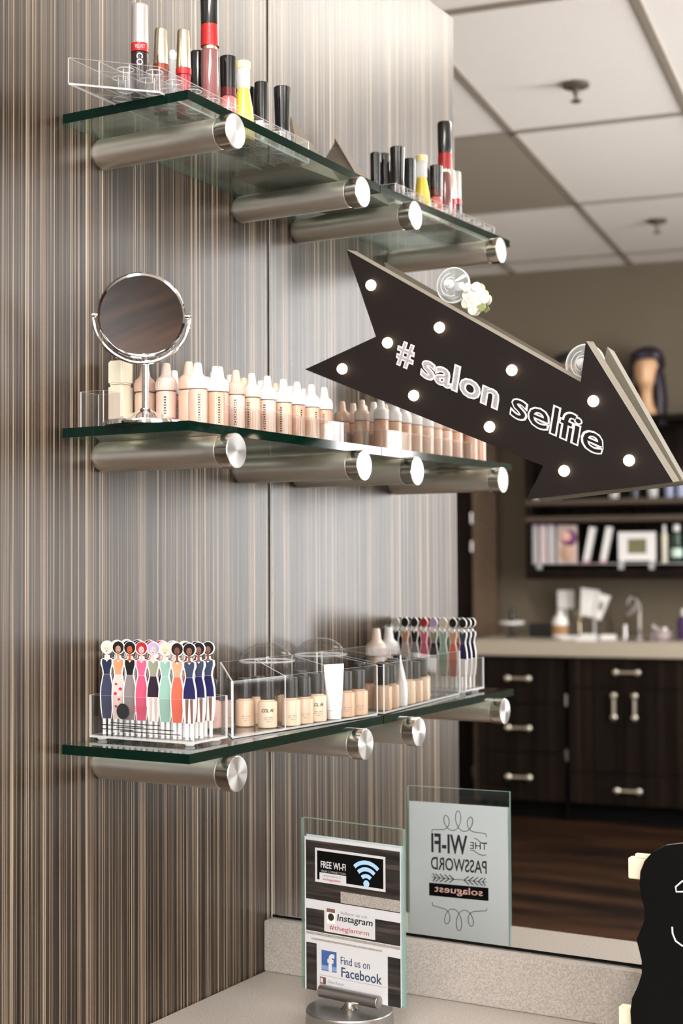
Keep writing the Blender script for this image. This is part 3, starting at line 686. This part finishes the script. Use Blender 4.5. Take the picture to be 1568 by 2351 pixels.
# ---- small white flower behind the sign
t = thing('fabric_flower', 'small creamy white artificial flower peeping above the arrow shaft', 'flower', (.337, -.006, ZB+.352))
bm = BM(); rf = random.Random(3)
for k in range(16):
    a = k*2.4; rr = .0045+.0009*k; z = rr*math.sin(a); x = rr*math.cos(a)
    lathe(bm, [(0, -.002), (.005, -.0012), (.0072, .0004), (.006, .0016), (.002, .001), (0, .001)], (x, -.001*(k % 3), z), Vector((.4*math.cos(a), -1, .4*math.sin(a))), 12)
obj('petals', bm, plastic((.84, .80, .68), .7, 0), t)
bm = BM(); prism(bm, [(.004, -.014), (.012, -.021), (.018, -.017), (.014, -.009)], -.002, -.001, XZ); obj('leaf', bm, plastic((.25, .28, .10), .6, 0), t)

# ================================================================== CARD STAND
t = thing('sign_stand', 'clear glass sign holder with printed cards on a round steel base', 'sign holder', (.2287, -.1615, ZC+.0005), -.1007)
W2, G0, GH = .0804, .0310, .2242
bm = BM(); sheet(bm, (-W2, -.0035, G0), (W2, .0035, G0+GH)); obj('glass_plate', bm, ['plate_glass', 'plate_edge'], t)
bm = BM(); lathe(bm, [(.055, 0), (.0565, .001), (.0565, .019), (.0555, .0205), (0, .0206)], (.003, -.012, 0), seg=64); obj('base', bm, 'satin', t)
bm = BM(); lathe(bm, [(.0125, .0206), (.009, .0225), (.0062, .026), (.0058, .033)], (.003, -.0125, 0), seg=24); obj('neck', bm, 'ring', t)
bm = BM(); lathe(bm, [(.0075, -.046), (.0080, -.0455), (.0080, .0455), (.0075, .046)], (.003, -.0125, .0355), (1, 0, 0), 28); obj('clamp_bar', bm, 'satin', t)
def pr(name, s0, s1, t0, t1, mat, d, back=False, label=None):
    """a printed patch on the card: s across, t down, both 0..1 over the plate"""
    bm = BM(); x0, x1 = -W2+2*W2*s0, -W2+2*W2*s1; z1, z0 = G0+GH*(1-t0), G0+GH*(1-t1)
    y = (.0038+d) if back else -(.0038+d)
    box(bm, (x0, y-.00006, z0), (x1, y+.00006, z1)); return obj(name, bm, mat, t, label=label)
def at(s, tt, d, back=False): return Vector((-W2+2*W2*s, (.0038+d) if back else -(.0038+d), G0+GH*(1-tt)))
pr('front_card', .035, .985, .105, 1.0, 'paper', 0)
pr('wood_print', .05, .975, .125, .47, 'woodprint', .0002); pr('wood_print', .05, .975, .525, .655, 'woodprint', .0002)
pr('grey_print', .40, .975, .40, .465, 'greyprint', .0003)
pr('grey_print', .05, .975, .66, .675, 'greyprint', .0003); pr('grey_print', .10, .8, .695, .705, 'greyprint', .0003)
pr('wood_print', .05, .155, .725, 1.0, 'woodprint', .0002); pr('wood_print', .855, .975, .725, 1.0, 'woodprint', .0002)
bm = BM()
for s0, s1, t0, t1 in ((.145, .165, .165, .364), (.819, .839, .165, .364), (.165, .819, .165, .18), (.165, .819, .349, .364)):
    box(bm, (-W2+2*W2*s0, -.0044, G0+GH*(1-t1)), (-W2+2*W2*s1, -.00425, G0+GH*(1-t0)))
obj('notice_border', bm, 'paper', t)
pr('notice_panel', .166, .818, .181, .348, 'pureblack', .0004)
XF, ZU = (1, 0, 0), (0, 0, 1); w_ = 2*W2
text('lettering', 'FREE WI-FI', 'paper', t, at(.203, .278, .0006), XF, ZU, width=.25*w_, height=.040*GH, bold=.014)
text('lettering', 'HIGH CONNECTION', 'inkfaint', t, at(.207, .302, .0006), XF, ZU, width=.245*w_, height=.013*GH)
pr('password_label', .19, .457, .306, .364, 'paper', .0006)
text('lettering', 'password is', 'inkfaint', t, at(.235, .328, .0008), XF, ZU, width=.17*w_, height=.014*GH)
text('lettering', 'solaguest', 'redink', t, at(.225, .352, .0008), XF, ZU, width=.18*w_, height=.018*GH)
wc = at(.655, .333, .0006)
bm = BM()
for r0, r1 in ((.0085, .0145), (.0185, .0245), (.0285, .0345)):
    arc = [(r*math.sin(a), r*math.cos(a)) for r, seq in ((r0, range(-10, 11)), (r1, range(10, -11, -1))) for a in [R(4.3*i) for i in seq]]
    prism(bm, [(wc.x+a*.86, wc.z+b*.86) for a, b in arc], wc.y, wc.y-.0002, XZ)
lathe(bm, [(.0046, 0), (.0046, .0002)], wc, (0, -1, 0), 20); obj('signal_symbol', bm, 'wifiblue', t)
pr('photo_card', .235, .737, .487, .645, 'paper', .0005)
# small camera badge
pr('camera_badge', .262, .345, .515, .595, plastic((.80, .72, .62), .5, 0), .0007); pr('camera_badge', .262, .345, .508, .530, plastic((.16, .09, .07), .5, 0), .0008)
c_ = at(.305, .556, .0009); bm = BM(); lathe(bm, [(.0048, 0), (.0048, .0002)], c_, (0, -1, 0), 24); obj('camera_lens', bm, 'ink', t)
text('lettering', 'follow us on', 'inkfaint', t, at(.40, .530, .0007), XF, ZU, width=.26*w_, height=.017*GH)
text('lettering', 'Instagram', 'ink', t, at(.365, .582, .0007), XF, (.12, 0, 1), width=.345*w_, height=.05*GH, bold=.01)
text('lettering', '#theglamrm', 'redink', t, at(.29, .636, .0007), XF, ZU, width=.39*w_, height=.036*GH)
pr('find_us_card', .16, .85, .725, 1.0, 'paper', .0005)
pr('blue_badge', .207, .358, .755, .873, 'fbblue', .0007, label='blue square badge with white letter'); pr('blue_badge', .207, .358, .842, .868, plastic((.16, .26, .46), .4, 0), .0008)
text('badge_letter', 'f', 'paper', t, at(.268, .872, .001), XF, ZU, width=.07*w_, height=.103*GH, bold=.04)
text('lettering', 'Find us on', 'navyink', t, at(.40, .818, .0007), XF, ZU, width=.285*w_, height=.044*GH)
text('lettering', 'Facebook', 'navyink', t, at(.405, .890, .0007), XF, ZU, width=.395*w_, height=.056*GH, bold=.012)
pr('rule_line', .18, .84, .9005, .9025, 'inkfaint', .0007)
pr('thumbnail_picture', .19, .25, .912, .952, plastic((.12, .06, .07), .5, 0), .0007); pr('thumbnail_picture', .196, .22, .918, .945, plastic((.65, .5, .48), .5, 0), .0008)
text('lettering', 'Glam Room', 'inkfaint', t, at(.268, .940, .0007), XF, ZU, width=.16*w_, height=.016*GH)
# back card, read from the mirror side (letters run the other way)
pr('back_card', .02, .985, .10, 1.0, 'bluepaper', 0, True)
XB = (-1, 0, 0)
def bt(body, s_right, t_bot, ws, ht, mat='ink', bold=.0): text('lettering', body, mat, t, at(s_right, t_bot, .0002, True), XB, ZU, width=ws*w_, height=ht*GH, bold=bold)
bt('WI-FI', .595, .432, .355, .128, bold=.02)
bt('THE', .785, .388, .165, .045)
bt('PASSWORD', .780, .545, .545, .085, bold=.012)
pr('black_bar', .215, .795, .635, .720, 'pureblack', .0002, True)
text('lettering', 'solaguest', 'pinkink', t, at(.74, .706, .0005, True), XB, ZU, width=.47*w_, height=.060*GH, bold=.005)
def stroke(pts, r=.00045, name='flourish'):
    bm = BM(); tube(bm, [at(s, q, .0004, True) for s, q in pts], r, 6); obj(name, bm, 'ink', t)
def loops(flip):
    pts = []
    for i in range(0, 241):
        a = i/240; th = a*3.0*2*math.pi - math.pi*.5
        s = .335 + .345*a + .052*math.cos(th); amp = .030 + .036*math.sin(math.pi*a)
        q = -amp*(1+math.sin(th)) ; pts.append((s, q))
    return pts
lp = loops(0)
stroke([(.245, .300), (.25, .281), (.30, .278)] + [(s, .277+q) for s, q in lp] + [(.72, .278), (.775, .283), (.78, .305)])
stroke([(.245, .765), (.25, .785), (.30, .79)] + [(s, .795-q*1.05) for s, q in lp] + [(.72, .79), (.775, .785), (.78, .768)])
stroke([(.66, .318), (.69, .322), (.72, .340), (.76, .345), (.785, .338)]); stroke([(.62, .397), (.66, .398), (.70, .418), (.74, .425), (.775, .42)])
for sg in (-1, 1):
    stroke([(.51, .598), (.51+sg*.27, .598)], .0004, 'arrow_mark')
    for i in range(5):
        s = .51+sg*(.05+.045*i); d = sg*.045*(1 if i < 4 else .6)
        stroke([(s, .598), (s+d, .572)], .0007, 'arrow_mark'); stroke([(s, .598), (s+d, .624)], .0007, 'arrow_mark')

# ================================================================== SCALLOPED PLAQUE
t = thing('scalloped_plaque', 'black scalloped plaque with silver glitter strokes at the right end of the counter', 'plaque', (.69, -.13, ZC))
PL = [(.6568, -.3414), (.6369, -.3457), (.6209, -.3549), (.6112, -.3661), (.6057, -.3795), (.6044, -.3951), (.6069, -.4103), (.6105, -.4253), (.6092, -.4383), (.6037, -.4518), (.5999, -.46), (.6024, -.4699), (.606, -.4849), (.6058, -.5003), (.6003, -.5164), (.5937, -.5302), (.5913, -.546), (.5922, -.5618), (.597, -.578), (.607, -.5915), (.622, -.6000), (.640, -.6045)]
half = [(x-.69, z+.6052) for x, z in PL]
poly = half + [(-x, z) for x, z in reversed(half)]
bm = BM(); prism(bm, poly, -.003, .003, XZ, 0, 1); obj('board', bm, ['pureblack', 'mdf'], t)
for z0, z1, x0 in ((.2146, .2395, -.1017), (.037, .0609, -.1155)):
    bm = BM(); box(bm, (x0, .0035, z0), (-x0, .017, z1), bev=.001)
    if z0 > .1: box(bm, (x0+.008, .006, z1+.0004), (-x0-.008, .015, z1+.0045))
    obj('back_rail', bm, plastic((.74, .66, .50), .6, 0), t, label='cream wooden rail behind the board')
def pl(*pts):
    bm = BM(); tube(bm, [(x-.69, -.0034, z+.6052) for x, z in pts], .0011, 6); obj('glitter_stroke', bm, 'silver', t)
pl((.700, -.380), (.680, -.381), (.6562, -.3856), (.6483, -.393), (.6490, -.3985), (.6561, -.3978), (.668, -.393), (.684, -.395))
pl((.6435, -.4400), (.6440, -.448), (.6475, -.456), (.6552, -.4607), (.668, -.459), (.676, -.452))
pl((.70, -.43), (.69, -.445), (.70, -.46), (.715, -.455))

# ================================================================== FAR ROOM (seen in the mirror)
# door and its frame on the back wall
d1 = bpy.data.objects.new('door_1', None); COL.objects.link(d1); d1.location = F(-1.79, 6.0, 0); d1.rotation_euler = (0, 0, FR); d1['kind'] = 'structure'
bm = BM(); box(bm, (-.43, -.02, .005), (.43, .02, 2.07)); obj('door_leaf', bm, 'darkwood', d1)
for z in (.16, 1.42, 1.58):
    bm = BM(); lathe(bm, [(.0065, -.03), (.0065, .03)], (.425, .027, z), seg=12); obj('hinge', bm, 'chrome', d1)
bm = BM(); box(bm, (.432, -.025, 0), (.57, .03, 2.2)); box(bm, (-.57, -.025, 0), (-.432, .03, 2.2)); box(bm, (-.4318, -.025, 2.075), (.4318, .03, 2.2))
fr_m = speckle('brown_door_trim', (.15, .10, .062), (.11, .072, .045), 60, .5); obj('door_frame', bm, fr_m, d1)

def bar_handle(parent, x, z, vertical=False, L=.11):
    bm = BM(); d = Vector((0, 0, 1)) if vertical else Vector((1, 0, 0)); c = Vector((x, .045, z))
    tube(bm, [c-d*L*.5, c+d*L*.5], .0075, 10)
    for s in (-.4, .4): tube(bm, [c+d*L*s, c+d*L*s-Vector((0, .04, 0))], .005, 8)
    obj('handle', bm, 'chrome', parent)
def cabinet(u0, u1, label, fronts):
    """base cabinet: fronts = (name, x0, x1, z0, z1, handle spots)"""
    c = far('base_cabinet', label, 'cabinet', (u0+u1)/2, 5.74, 0, 'dark base cabinets across the room'); w2 = (u1-u0)/2-.003
    bm = BM(); box(bm, (-w2, -.28, .1), (w2, .265, .847)); obj('carcass', bm, 'darkwood', c)
    bm = BM(); box(bm, (-w2, -.28, 0), (w2, .21, .0995)); obj('toe_kick', bm, 'pureblack', c)
    for nm, x0, x1, z0, z1, hs in fronts:
        bm = BM(); box(bm, (x0+.003, .2655, z0+.003), (x1-.003, .284, z1-.003)); f = obj(nm, bm, 'darkwood', c)
        for hx_, hz, vert in hs:
            bm = BM(); dd = Vector((0, 0, 1)) if vert else Vector((1, 0, 0)); q = Vector((hx_, .316, hz)); L = .13
            tube(bm, [q-dd*L*.5, q+dd*L*.5], .0085, 10)
            for s in (-.42, .42): tube(bm, [q+dd*L*s, q+dd*L*s-Vector((0, .0325, 0))], .0075, 8); lathe(bm, [(.0085, -.003), (.0165, .0), (.015, .008), (.008, .014), (0, .015)], q+dd*L*s, (0, 1, 0), 14)
            obj('handle', bm, 'nickel', f)
    return c
uc = -.96
cabinet(-1.2, -.737, 'dark striped three-drawer base cabinet nearest the door, seen in the mirror', [
    ('drawer', -.229, .229, .60, .845, [(.0, .730, 0)]), ('drawer', -.229, .229, .35, .60, [(.0, .475, 0)]), ('drawer', -.229, .229, .10, .35, [(.0, .222, 0)])])
c2 = cabinet(-.717, -.1, 'dark striped base cabinet with paired doors under the tap, seen in the mirror', [
    ('drawer', -.305, .305, .69, .845, [(-.0, .772, 0)]), ('door', -.305, -.015, .26, .69, [(-.066, .60, 1)]), ('door', -.015, .305, .26, .69, [(.038, .60, 1)]), ('drawer', -.305, .305, .10, .26, [(-.0, .178, 0)])])
cabinet(-.098, .5, 'dark striped base cabinet furthest from the door, seen in the mirror', [
    ('drawer', -.296, .296, .69, .845, [(0, .772, 0)]), ('door', -.296, -.001, .10, .69, [(-.05, .60, 1)]), ('door', .001, .296, .10, .69, [(.05, .60, 1)])])
bm = BM(); box(bm, (-.0085, -.28, .02), (.0085, .26, .846)); s_ = obj('filler_strip', bm, 'pureblack', None, F(-.727, 5.74, 0), FR)
tag(s_, 'narrow black filler strip between two dark base cabinets', 'filler strip')
for z in (.34, .622):
    bm = BM(); lathe(bm, [(.008, -.03), (.008, .03)], (0, .268, z), seg=12); obj('clip', bm, 'chrome', s_)
c = far('far_counter', 'beige worktop with thick front edge across the room, seen in the mirror', 'counter', -.35, 5.72, .848)
bm = BM(); box(bm, (-.87, -.305, 0), (.86, .30, .078), bev=.004); obj('worktop', bm, 'farcounter', c)
bm = BM(); lathe(bm, [(.15, .0782), (.155, .0795), (.15, .081), (.14, .081), (.135, .0785)], (.02, .0, 0), seg=32, sx=1.3); obj('sink_rim', bm, 'chrome', c)
FZ = .9265
# gooseneck tap
c = far('faucet', 'chrome gooseneck tap on the beige worktop across the room', 'faucet', -.41, 5.86, FZ+.0003)
bm = BM(); lathe(bm, [(.024, 0), (.024, .008), (.012, .015), (.012, .02)], seg=20); tube(bm, [(0, 0, .01), (0, 0, .17)] + [(-.03-.03*math.cos(a)*-1*-1, .02*(1+math.cos(math.pi-a)), .17+.05*math.sin(a)) for a in [R(15*i) for i in range(13)]] + [(-.06+.06*0, .04, .12)], .0105, 10); obj('spout', bm, 'chrome', c)
for s in (-1, 1):
    bm = BM(); lathe(bm, [(.018, 0), (.018, .012), (.012, .03), (.014, .05), (.010, .07), (0, .072)], (s*.075, .02, 0), seg=16); obj('tap_handle', bm, 'chrome', c)
def simple(name, label, cat, u, v, z, parts, group=None):
    c = far(name, label, cat, u, v, z, group)
    for pn, kind, a, mat in parts:
        bm = BM()
        if kind == 'L': lathe(bm, a, seg=20)
        elif kind == 'B': box(bm, a[0], a[1], bev=.002)
        obj(pn, bm, mat, c)
    return c
OC = 'clutter on the worktop across the room'
simple('pedestal_dish', 'white flat dish on a black foot on the worktop by the door', 'dish', -1.08, 5.75, FZ+.0003, [('foot', 'L', [(.03, 0), (.03, .006), (.012, .012), (.012, .066)], 'black'), ('dish', 'L', [(.02, .0662), (.066, .07), (.068, .084), (.062, .084), (.05, .075)], 'white')], OC)
simple('pump_bottle', 'black pump bottle standing on the white pedestal dish', 'bottle', -1.08, 5.75, FZ+.0762, [('bottle', 'L', [(.016, 0), (.016, .07), (.006, .076)], 'black'), ('pump', 'L', [(.005, .0762), (.005, .1), (.012, .102), (.012, .108), (0, .108)], 'black')], OC)
simple('caddy_box', 'black open box on the worktop behind the small lotion bottle', 'box', -.93, 5.82, FZ+.0003, [('box', 'B', ((-.06, -.06, 0), (.06, .06, .075)), 'black')], OC)
simple('lotion_bottle', 'white lotion bottle with brown label on the worktop', 'bottle', -.805, 5.70, FZ+.0003, [('bottle', 'L', [(.04, 0), (.043, .004), (.043, .085), (.030, .115), (.014, .125), (.014, .135)], 'white'), ('label_band', 'L', [(.0436, .02), (.0436, .07)], plastic((.38, .20, .09), .5, 0)), ('cap', 'L', [(.016, .1352), (.016, .15), (0, .15)], 'white')], OC)
simple('paper_dispenser', 'white upright paper holder behind the brown-labelled bottle', 'paper holder', -.815, 5.90, FZ+.0003, [('post', 'B', ((-.01, -.01, 0), (.01, .01, .15)), 'chrome'), ('pad', 'B', ((-.045, -.012, .151), (.045, .012, .25)), 'white')], OC)
simple('gold_ornament', 'small gold ornament between white holder and white cards', 'ornament', -.735, 5.86, FZ+.0003, [('base', 'L', [(.03, 0), (.03, .01), (.01, .02), (.008, .08)], GOLD), ('flower', 'L', [(.006, .08), (.028, .10), (.034, .13), (.02, .155), (0, .16)], GOLD)], OC)
c = far('card_easel', 'two white tilted cards on a clear post on the worktop', 'card stand', -.645, 5.82, FZ+.0003, OC)
bm = BM(); lathe(bm, [(.035, 0), (.035, .006), (.007, .012), (.007, .10)], seg=20); obj('post', bm, 'acrylic_edge', c)
bm = BM(); prism(bm, [(-.075, .12), (.02, .10), (.03, .25), (-.07, .265)], -.004, .004, lambda a, b, h: (a, h, b)); obj('card', bm, 'white', c)
bm = BM(); prism(bm, [(.0, .105), (.035, .09), (.09, .22), (.02, .24)], .006, .012, lambda a, b, h: (a, h, b)); prism(bm, [(.02, .15), (.045, .14), (.055, .185), (.03, .195)], .0122, .014, lambda a, b, h: (a, h, b), mi=1); obj('card', bm, ['white', 'greyprint'], c)
for k, (u, v, wd, h) in enumerate(((-.72, 5.55, .05, .022), (-.63, 5.58, .045, .03), (-.62, 5.47, .055, .018), (-.53, 5.60, .04, .028))):
    simple('towel_fold', 'white folded cloth lying on the worktop, %s from the door' % ORD[k], 'cloth', u, v, FZ+.0003, [('cloth', 'B', ((-wd*.9, -.035, 0), (wd*.9, .035, h)), 'white')], OC)
simple('jar_pot', 'grey-pink lidded pot right of the chrome tap', 'pot', -.275, 5.72, FZ+.0003, [('pot', 'L', [(.045, 0), (.05, .005), (.05, .05)], plastic((.34, .27, .27), .4)), ('lid', 'L', [(.052, .0502), (.052, .064), (0, .066)], 'chrome')], OC)
simple('spray_bottle', 'dark purple bottle at the worktop end beyond the tap', 'bottle', -.165, 5.72, FZ+.0003, [('bottle', 'L', [(.03, 0), (.032, .004), (.032, .10), (.012, .12)], plastic((.05, .02, .09), .3)), ('cap', 'L', [(.013, .1202), (.013, .16), (0, .16)], 'chrome')], OC)

# wall unit with open shelves
board_m = speckle('brown_shelf_board', (.075, .052, .036), (.055, .038, .026), 60, .5)
c = far('wall_shelf_unit', 'long dark open shelf unit on the olive wall, seen in the mirror', 'shelf unit', -.25, 5.875, 1.24)
bm = BM(); box(bm, (-.745, -.148, .0), (.745, -.13, .86)); obj('back_panel', bm, 'darkwood', c)
for z0, z1, mt in ((0, .05, 'darkwood'), (.305, .335, 'tb'), (.395, .425, 'tb'), (.83, .86, 'darkwood')):
    bm = BM(); box(bm, (-.745, -.1295, z0), (.745, .15, z1)); obj('shelf_board', bm, board_m if mt == 'tb' else mt, c)
for x0 in (-.745, .715):
    bm = BM()
    for z0, z1 in ((.0503, .3047), (.3353, .3947), (.4253, .8297)): box(bm, (x0, -.1295, z0), (x0+.03, .15, z1))
    obj('side_panel', bm, 'darkwood', c)
c = far('display_riser', 'clear acrylic riser with short legs on the bottom board of the wall unit', 'riser', -.5, 5.84, 1.2903)
bm = BM(); sheet(bm, (-.47, -.09, .028), (.47, .09, .033)); obj('top_sheet', bm, ['acrylic', 'acrylic_edge'], c)
for x in (-.43, .01, .17, .43):
    bm = BM(); box(bm, (x-.012, .06, 0), (x+.012, .085, .0278)); obj('leg', bm, 'acrylic_edge', c)
RZ = 1.3237; GP = 'packs on the lower board of the far wall unit'
PINK = plastic((.72, .58, .60), .5, 0)
for k, u in enumerate((-.955, -.91, -.868)):
    simple('product_box', 'slim white and pink product box on the far wall unit, %s from its door end' % ORD[k], 'box', u, 5.80, RZ, [('carton', 'B', ((-.017, -.03, 0), (.017, .03, .205)), 'paper' if k != 1 else PINK), ('lid_band', 'B', ((-.0172, -.0302, .206), (.0172, .0302, .214)), plastic((.25, .10, .25), .5, 0))], GP)
c = far('hair_extension_pack', 'printed pack showing pink and purple hair beside the slim boxes', 'pack', -.785, 5.80, RZ, GP)
bm = BM(); box(bm, (-.055, -.012, 0), (.055, .004, .205), bev=.003); obj('pouch', bm, plastic((.62, .50, .46), .4), c)
bm = BM(); lathe(bm, [(.045, 0), (.042, .003), (0, .006)], (.012, .0045, .135), (0, 1, 0), 20); obj('hair_picture', bm, plastic((.16, .04, .14), .5, 0), c)
bm = BM(); lathe(bm, [(.028, 0), (.026, .003), (0, .005)], (-.004, .011, .145), (0, 1, 0), 18); obj('face_picture', bm, plastic((.80, .45, .40), .5, 0), c)
bm = BM(); lathe(bm, [(.05, 0), (.045, .003), (0, .006)], (.0, .0045, .055), (0, 1, 0), 18, sx=.8); obj('curl_picture', bm, plastic((.55, .36, .26), .5, 0), c)
for k, u in enumerate((-.675, -.585)):
    c = far('product_box', 'white box leaning to the right on the far wall unit, %s from the printed pack' % ['first', 'second'][k], 'box', u, 5.80, RZ, GP)
    bm = BM(); prism(bm, [(-.022, 0), (.008, 0), (.048, .19), (.016, .195)], -.02, .02, lambda a, b, h: (a, h, b)); obj('carton', bm, 'white', c)
    bm = BM(); prism(bm, [(-.0225, -.001+.001), (.0085, .0), (.011, .014), (-.0195, .014)], -.0205, .0205, lambda a, b, h: (a, h, b)); obj('end_band', bm, plastic((.55, .25, .3), .5, 0), c)
c = far('picture_frame', 'white wide-bordered frame with olive panel on the far wall unit', 'frame', -.413, 5.82, RZ)
bm = BM()
for lo, hi in (((-.098, -.012, .012), (-.05, .012, .165)), ((.05, -.012, .012), (.098, .012, .165)), ((-.0498, -.012, .012), (.0498, .012, .05)), ((-.0498, -.012, .127), (.0498, .012, .165))): box(bm, lo, hi)
obj('border', bm, 'white', c)
bm = BM(); box(bm, (-.0497, -.008, .0502), (.0497, .004, .1268)); obj('panel', bm, plastic((.18, .17, .085), .5, 0), c)
for x in (-.08, .08):
    bm = BM(); box(bm, (x-.012, -.02, 0), (x+.012, .02, .0118)); obj('foot', bm, 'acrylic_edge', c)
simple('product_bottle', 'slim cream bottle right of the white picture frame', 'bottle', -.268, 5.80, RZ, [('bottle', 'L', [(.014, 0), (.016, .004), (.016, .15), (.008, .16)], plastic((.72, .68, .55), .4)), ('cap', 'L', [(.009, .1602), (.009, .2), (0, .2)], 'white')], GP)
simple('product_bottle', 'dark green bottle with white top and label by the cream bottle', 'bottle', -.205, 5.80, RZ, [('bottle', 'L', [(.028, 0), (.03, .004), (.03, .15), (.02, .165)], plastic((.012, .035, .025), .25)), ('label_band', 'L', [(.0305, .03), (.0305, .075)], plastic((.6, .78, .72), .5, 0)), ('cap', 'L', [(.018, .1652), (.018, .2), (0, .2)], 'white')], GP)
for k, u in enumerate((-.955, -.53, -.325)):
    simple('glass_votive', 'small clear glass on upper board of far wall unit, %s from its left' % ORD[k], 'glass', u, 5.80, 1.6655, [('cup', 'L', [(.022, 0), (.024, .003), (.028, .055), (.025, .055), (.02, .006), (0, .006)], 'acrylic_edge')], 'small glasses on the upper board')
for k, (u, h, colr, cn) in enumerate(((-.9, .2, (.05, .22, .2), 'teal'), (-.84, .17, (.03, .03, .04), 'black'), (-.42, .16, (.03, .03, .06), 'navy'), (-.24, .15, (.25, .28, .42), 'lilac blue'), (-.18, .15, (.30, .34, .5), 'pale blue'))):
    simple('product_bottle', '%s hair product bottle on the upper board of the far wall unit' % cn, 'bottle', u, 5.80, 1.6655, [('bottle', 'L', [(.022, 0), (.024, .003), (.024, h*.75), (.012, h*.85)], plastic(colr, .3)), ('cap', 'L', [(.012, h*.8502), (.012, h), (0, h)], 'white' if k % 2 else 'black')], 'bottles on the upper board')

# wig heads on top of the unit
def wig_head(u, v, label, rz, hair='long'):
    c = far('mannequin_head', label, 'mannequin head', u, v, 2.1005); c.rotation_euler = (0, 0, FR+rz)
    bm = BM()
    # neck and bust, then a modelled head: one continuous skin
    prof = [(.000, .078, .062, 0), (.012, .082, .064, 0), (.035, .070, .055, 0), (.060, .048, .045, 0), (.085, .040, .043, 0), (.125, .038, .042, .002), (.150, .042, .052, .012), (.170, .052, .066, .020), (.195, .060, .076, .018), (.225, .066, .084, .012), (.255, .069, .088, .006), (.285, .066, .085, .0), (.315, .054, .070, -.006), (.335, .034, .044, -.01), (.345, .008, .01, -.01)]
    n_ = 28; rings = []
    for z, a, b, off in prof:
        ring = []
        for k in range(n_):
            th = 2*math.pi*k/n_; x = a*math.cos(th); y = b*math.sin(th) + off
            if y > 0 and abs(x) < .014 and .195 < z < .24: y += .016*(1-abs(x)/.014)          # nose
            if y > 0 and .23 < z < .262 and .016 < abs(x) < .04: y -= .008                        # eye sockets
            if y > 0 and .165 < z < .185 and abs(x) < .022: y += .006                             # lips and chin
            ring.append(bm.verts.new((x, y, z)))
        rings.append(ring)
    for A, B in zip(rings, rings[1:]):
        for k in range(n_): bm.faces.new((A[k], A[(k+1) % n_], B[(k+1) % n_], B[k]))
    bm.faces.new(rings[0]); bm.faces.new(rings[-1]); hd = obj('head', bm, 'skin', c)
    md = hd.modifiers.new('smooth', 'SUBSURF'); md.levels = md.render_levels = 1
    bm = BM(); rw = random.Random(int(abs(u)*100))
    for k in range(84):                      # locks falling from the crown round both sides of the face, with a short fringe
        th = 2*math.pi*k/84; dx, dy = math.cos(th), math.sin(th); front = dy > .62
        L = .022 if front else (.36 if dx > 0 and hair == 'long' else .235)
        q_ = dy if front else 0
        pts = [(0.004*dx, .004*dy-.01, .352)]
        for q in (.25, .5, .75, 1.0):
            g = math.sin(min(q*1.9, 1.57))
            pts.append((dx*(.080*g+.012*q), dy*(.094*g+.006*q)-.006, .352-.03*q-(q**1.5)*L+rw.uniform(-.006, .006)))
        tube(bm, pts, [.012, .018, .019, .016, .006], 7)
    lathe(bm, [(.078, .24), (.088, .27), (.088, .30), (.078, .335), (.055, .362), (.026, .375), (0, .379)], (0, -.030, 0), seg=24)
    obj('wig', bm, 'wig', c)
    return c
wig_head(-.352, 5.83, 'mannequin head with long dark purple wig on top of the far wall unit', R(4))
wig_head(-.755, 5.83, 'mannequin head in a dark bobbed wig peeping over the arrow shaft', R(10), 'bob')

# ceiling fittings
for k, (u, v) in enumerate(((-.12, 2.885), (-.17, 5.018))):
    c = far('fire_sprinkler', ['pendant sprinkler in the ceiling tile nearer the partition end', 'pendant sprinkler in the ceiling close to the olive wall'][k], 'sprinkler', u, v, CZ, 'ceiling sprinklers')
    bm = BM(); lathe(bm, [(.046, -.001), (.045, -.012), (.030, -.018), (.014, -.02)], seg=28); obj('escutcheon', bm, plastic((.10, .085, .065), .4), c)
    bm = BM(); lathe(bm, [(.011, -.0202), (.011, -.035), (.006, -.045), (.006, -.058)], seg=16); lathe(bm, [(.018, -.0582), (.02, -.06), (.016, -.064), (0, -.066)], seg=16); obj('nozzle', bm, plastic((.12, .10, .075), .35), c)
c = far('ceiling_panel', 'flat taupe unlit panel set in the ceiling grid beside the partition end', 'ceiling panel', -.79, 3.95, CZ)
bm = BM(); box(bm, (-.312, -.585, -.006), (.312, .585, -.0005)); obj('panel', bm, 'greypanel', c)
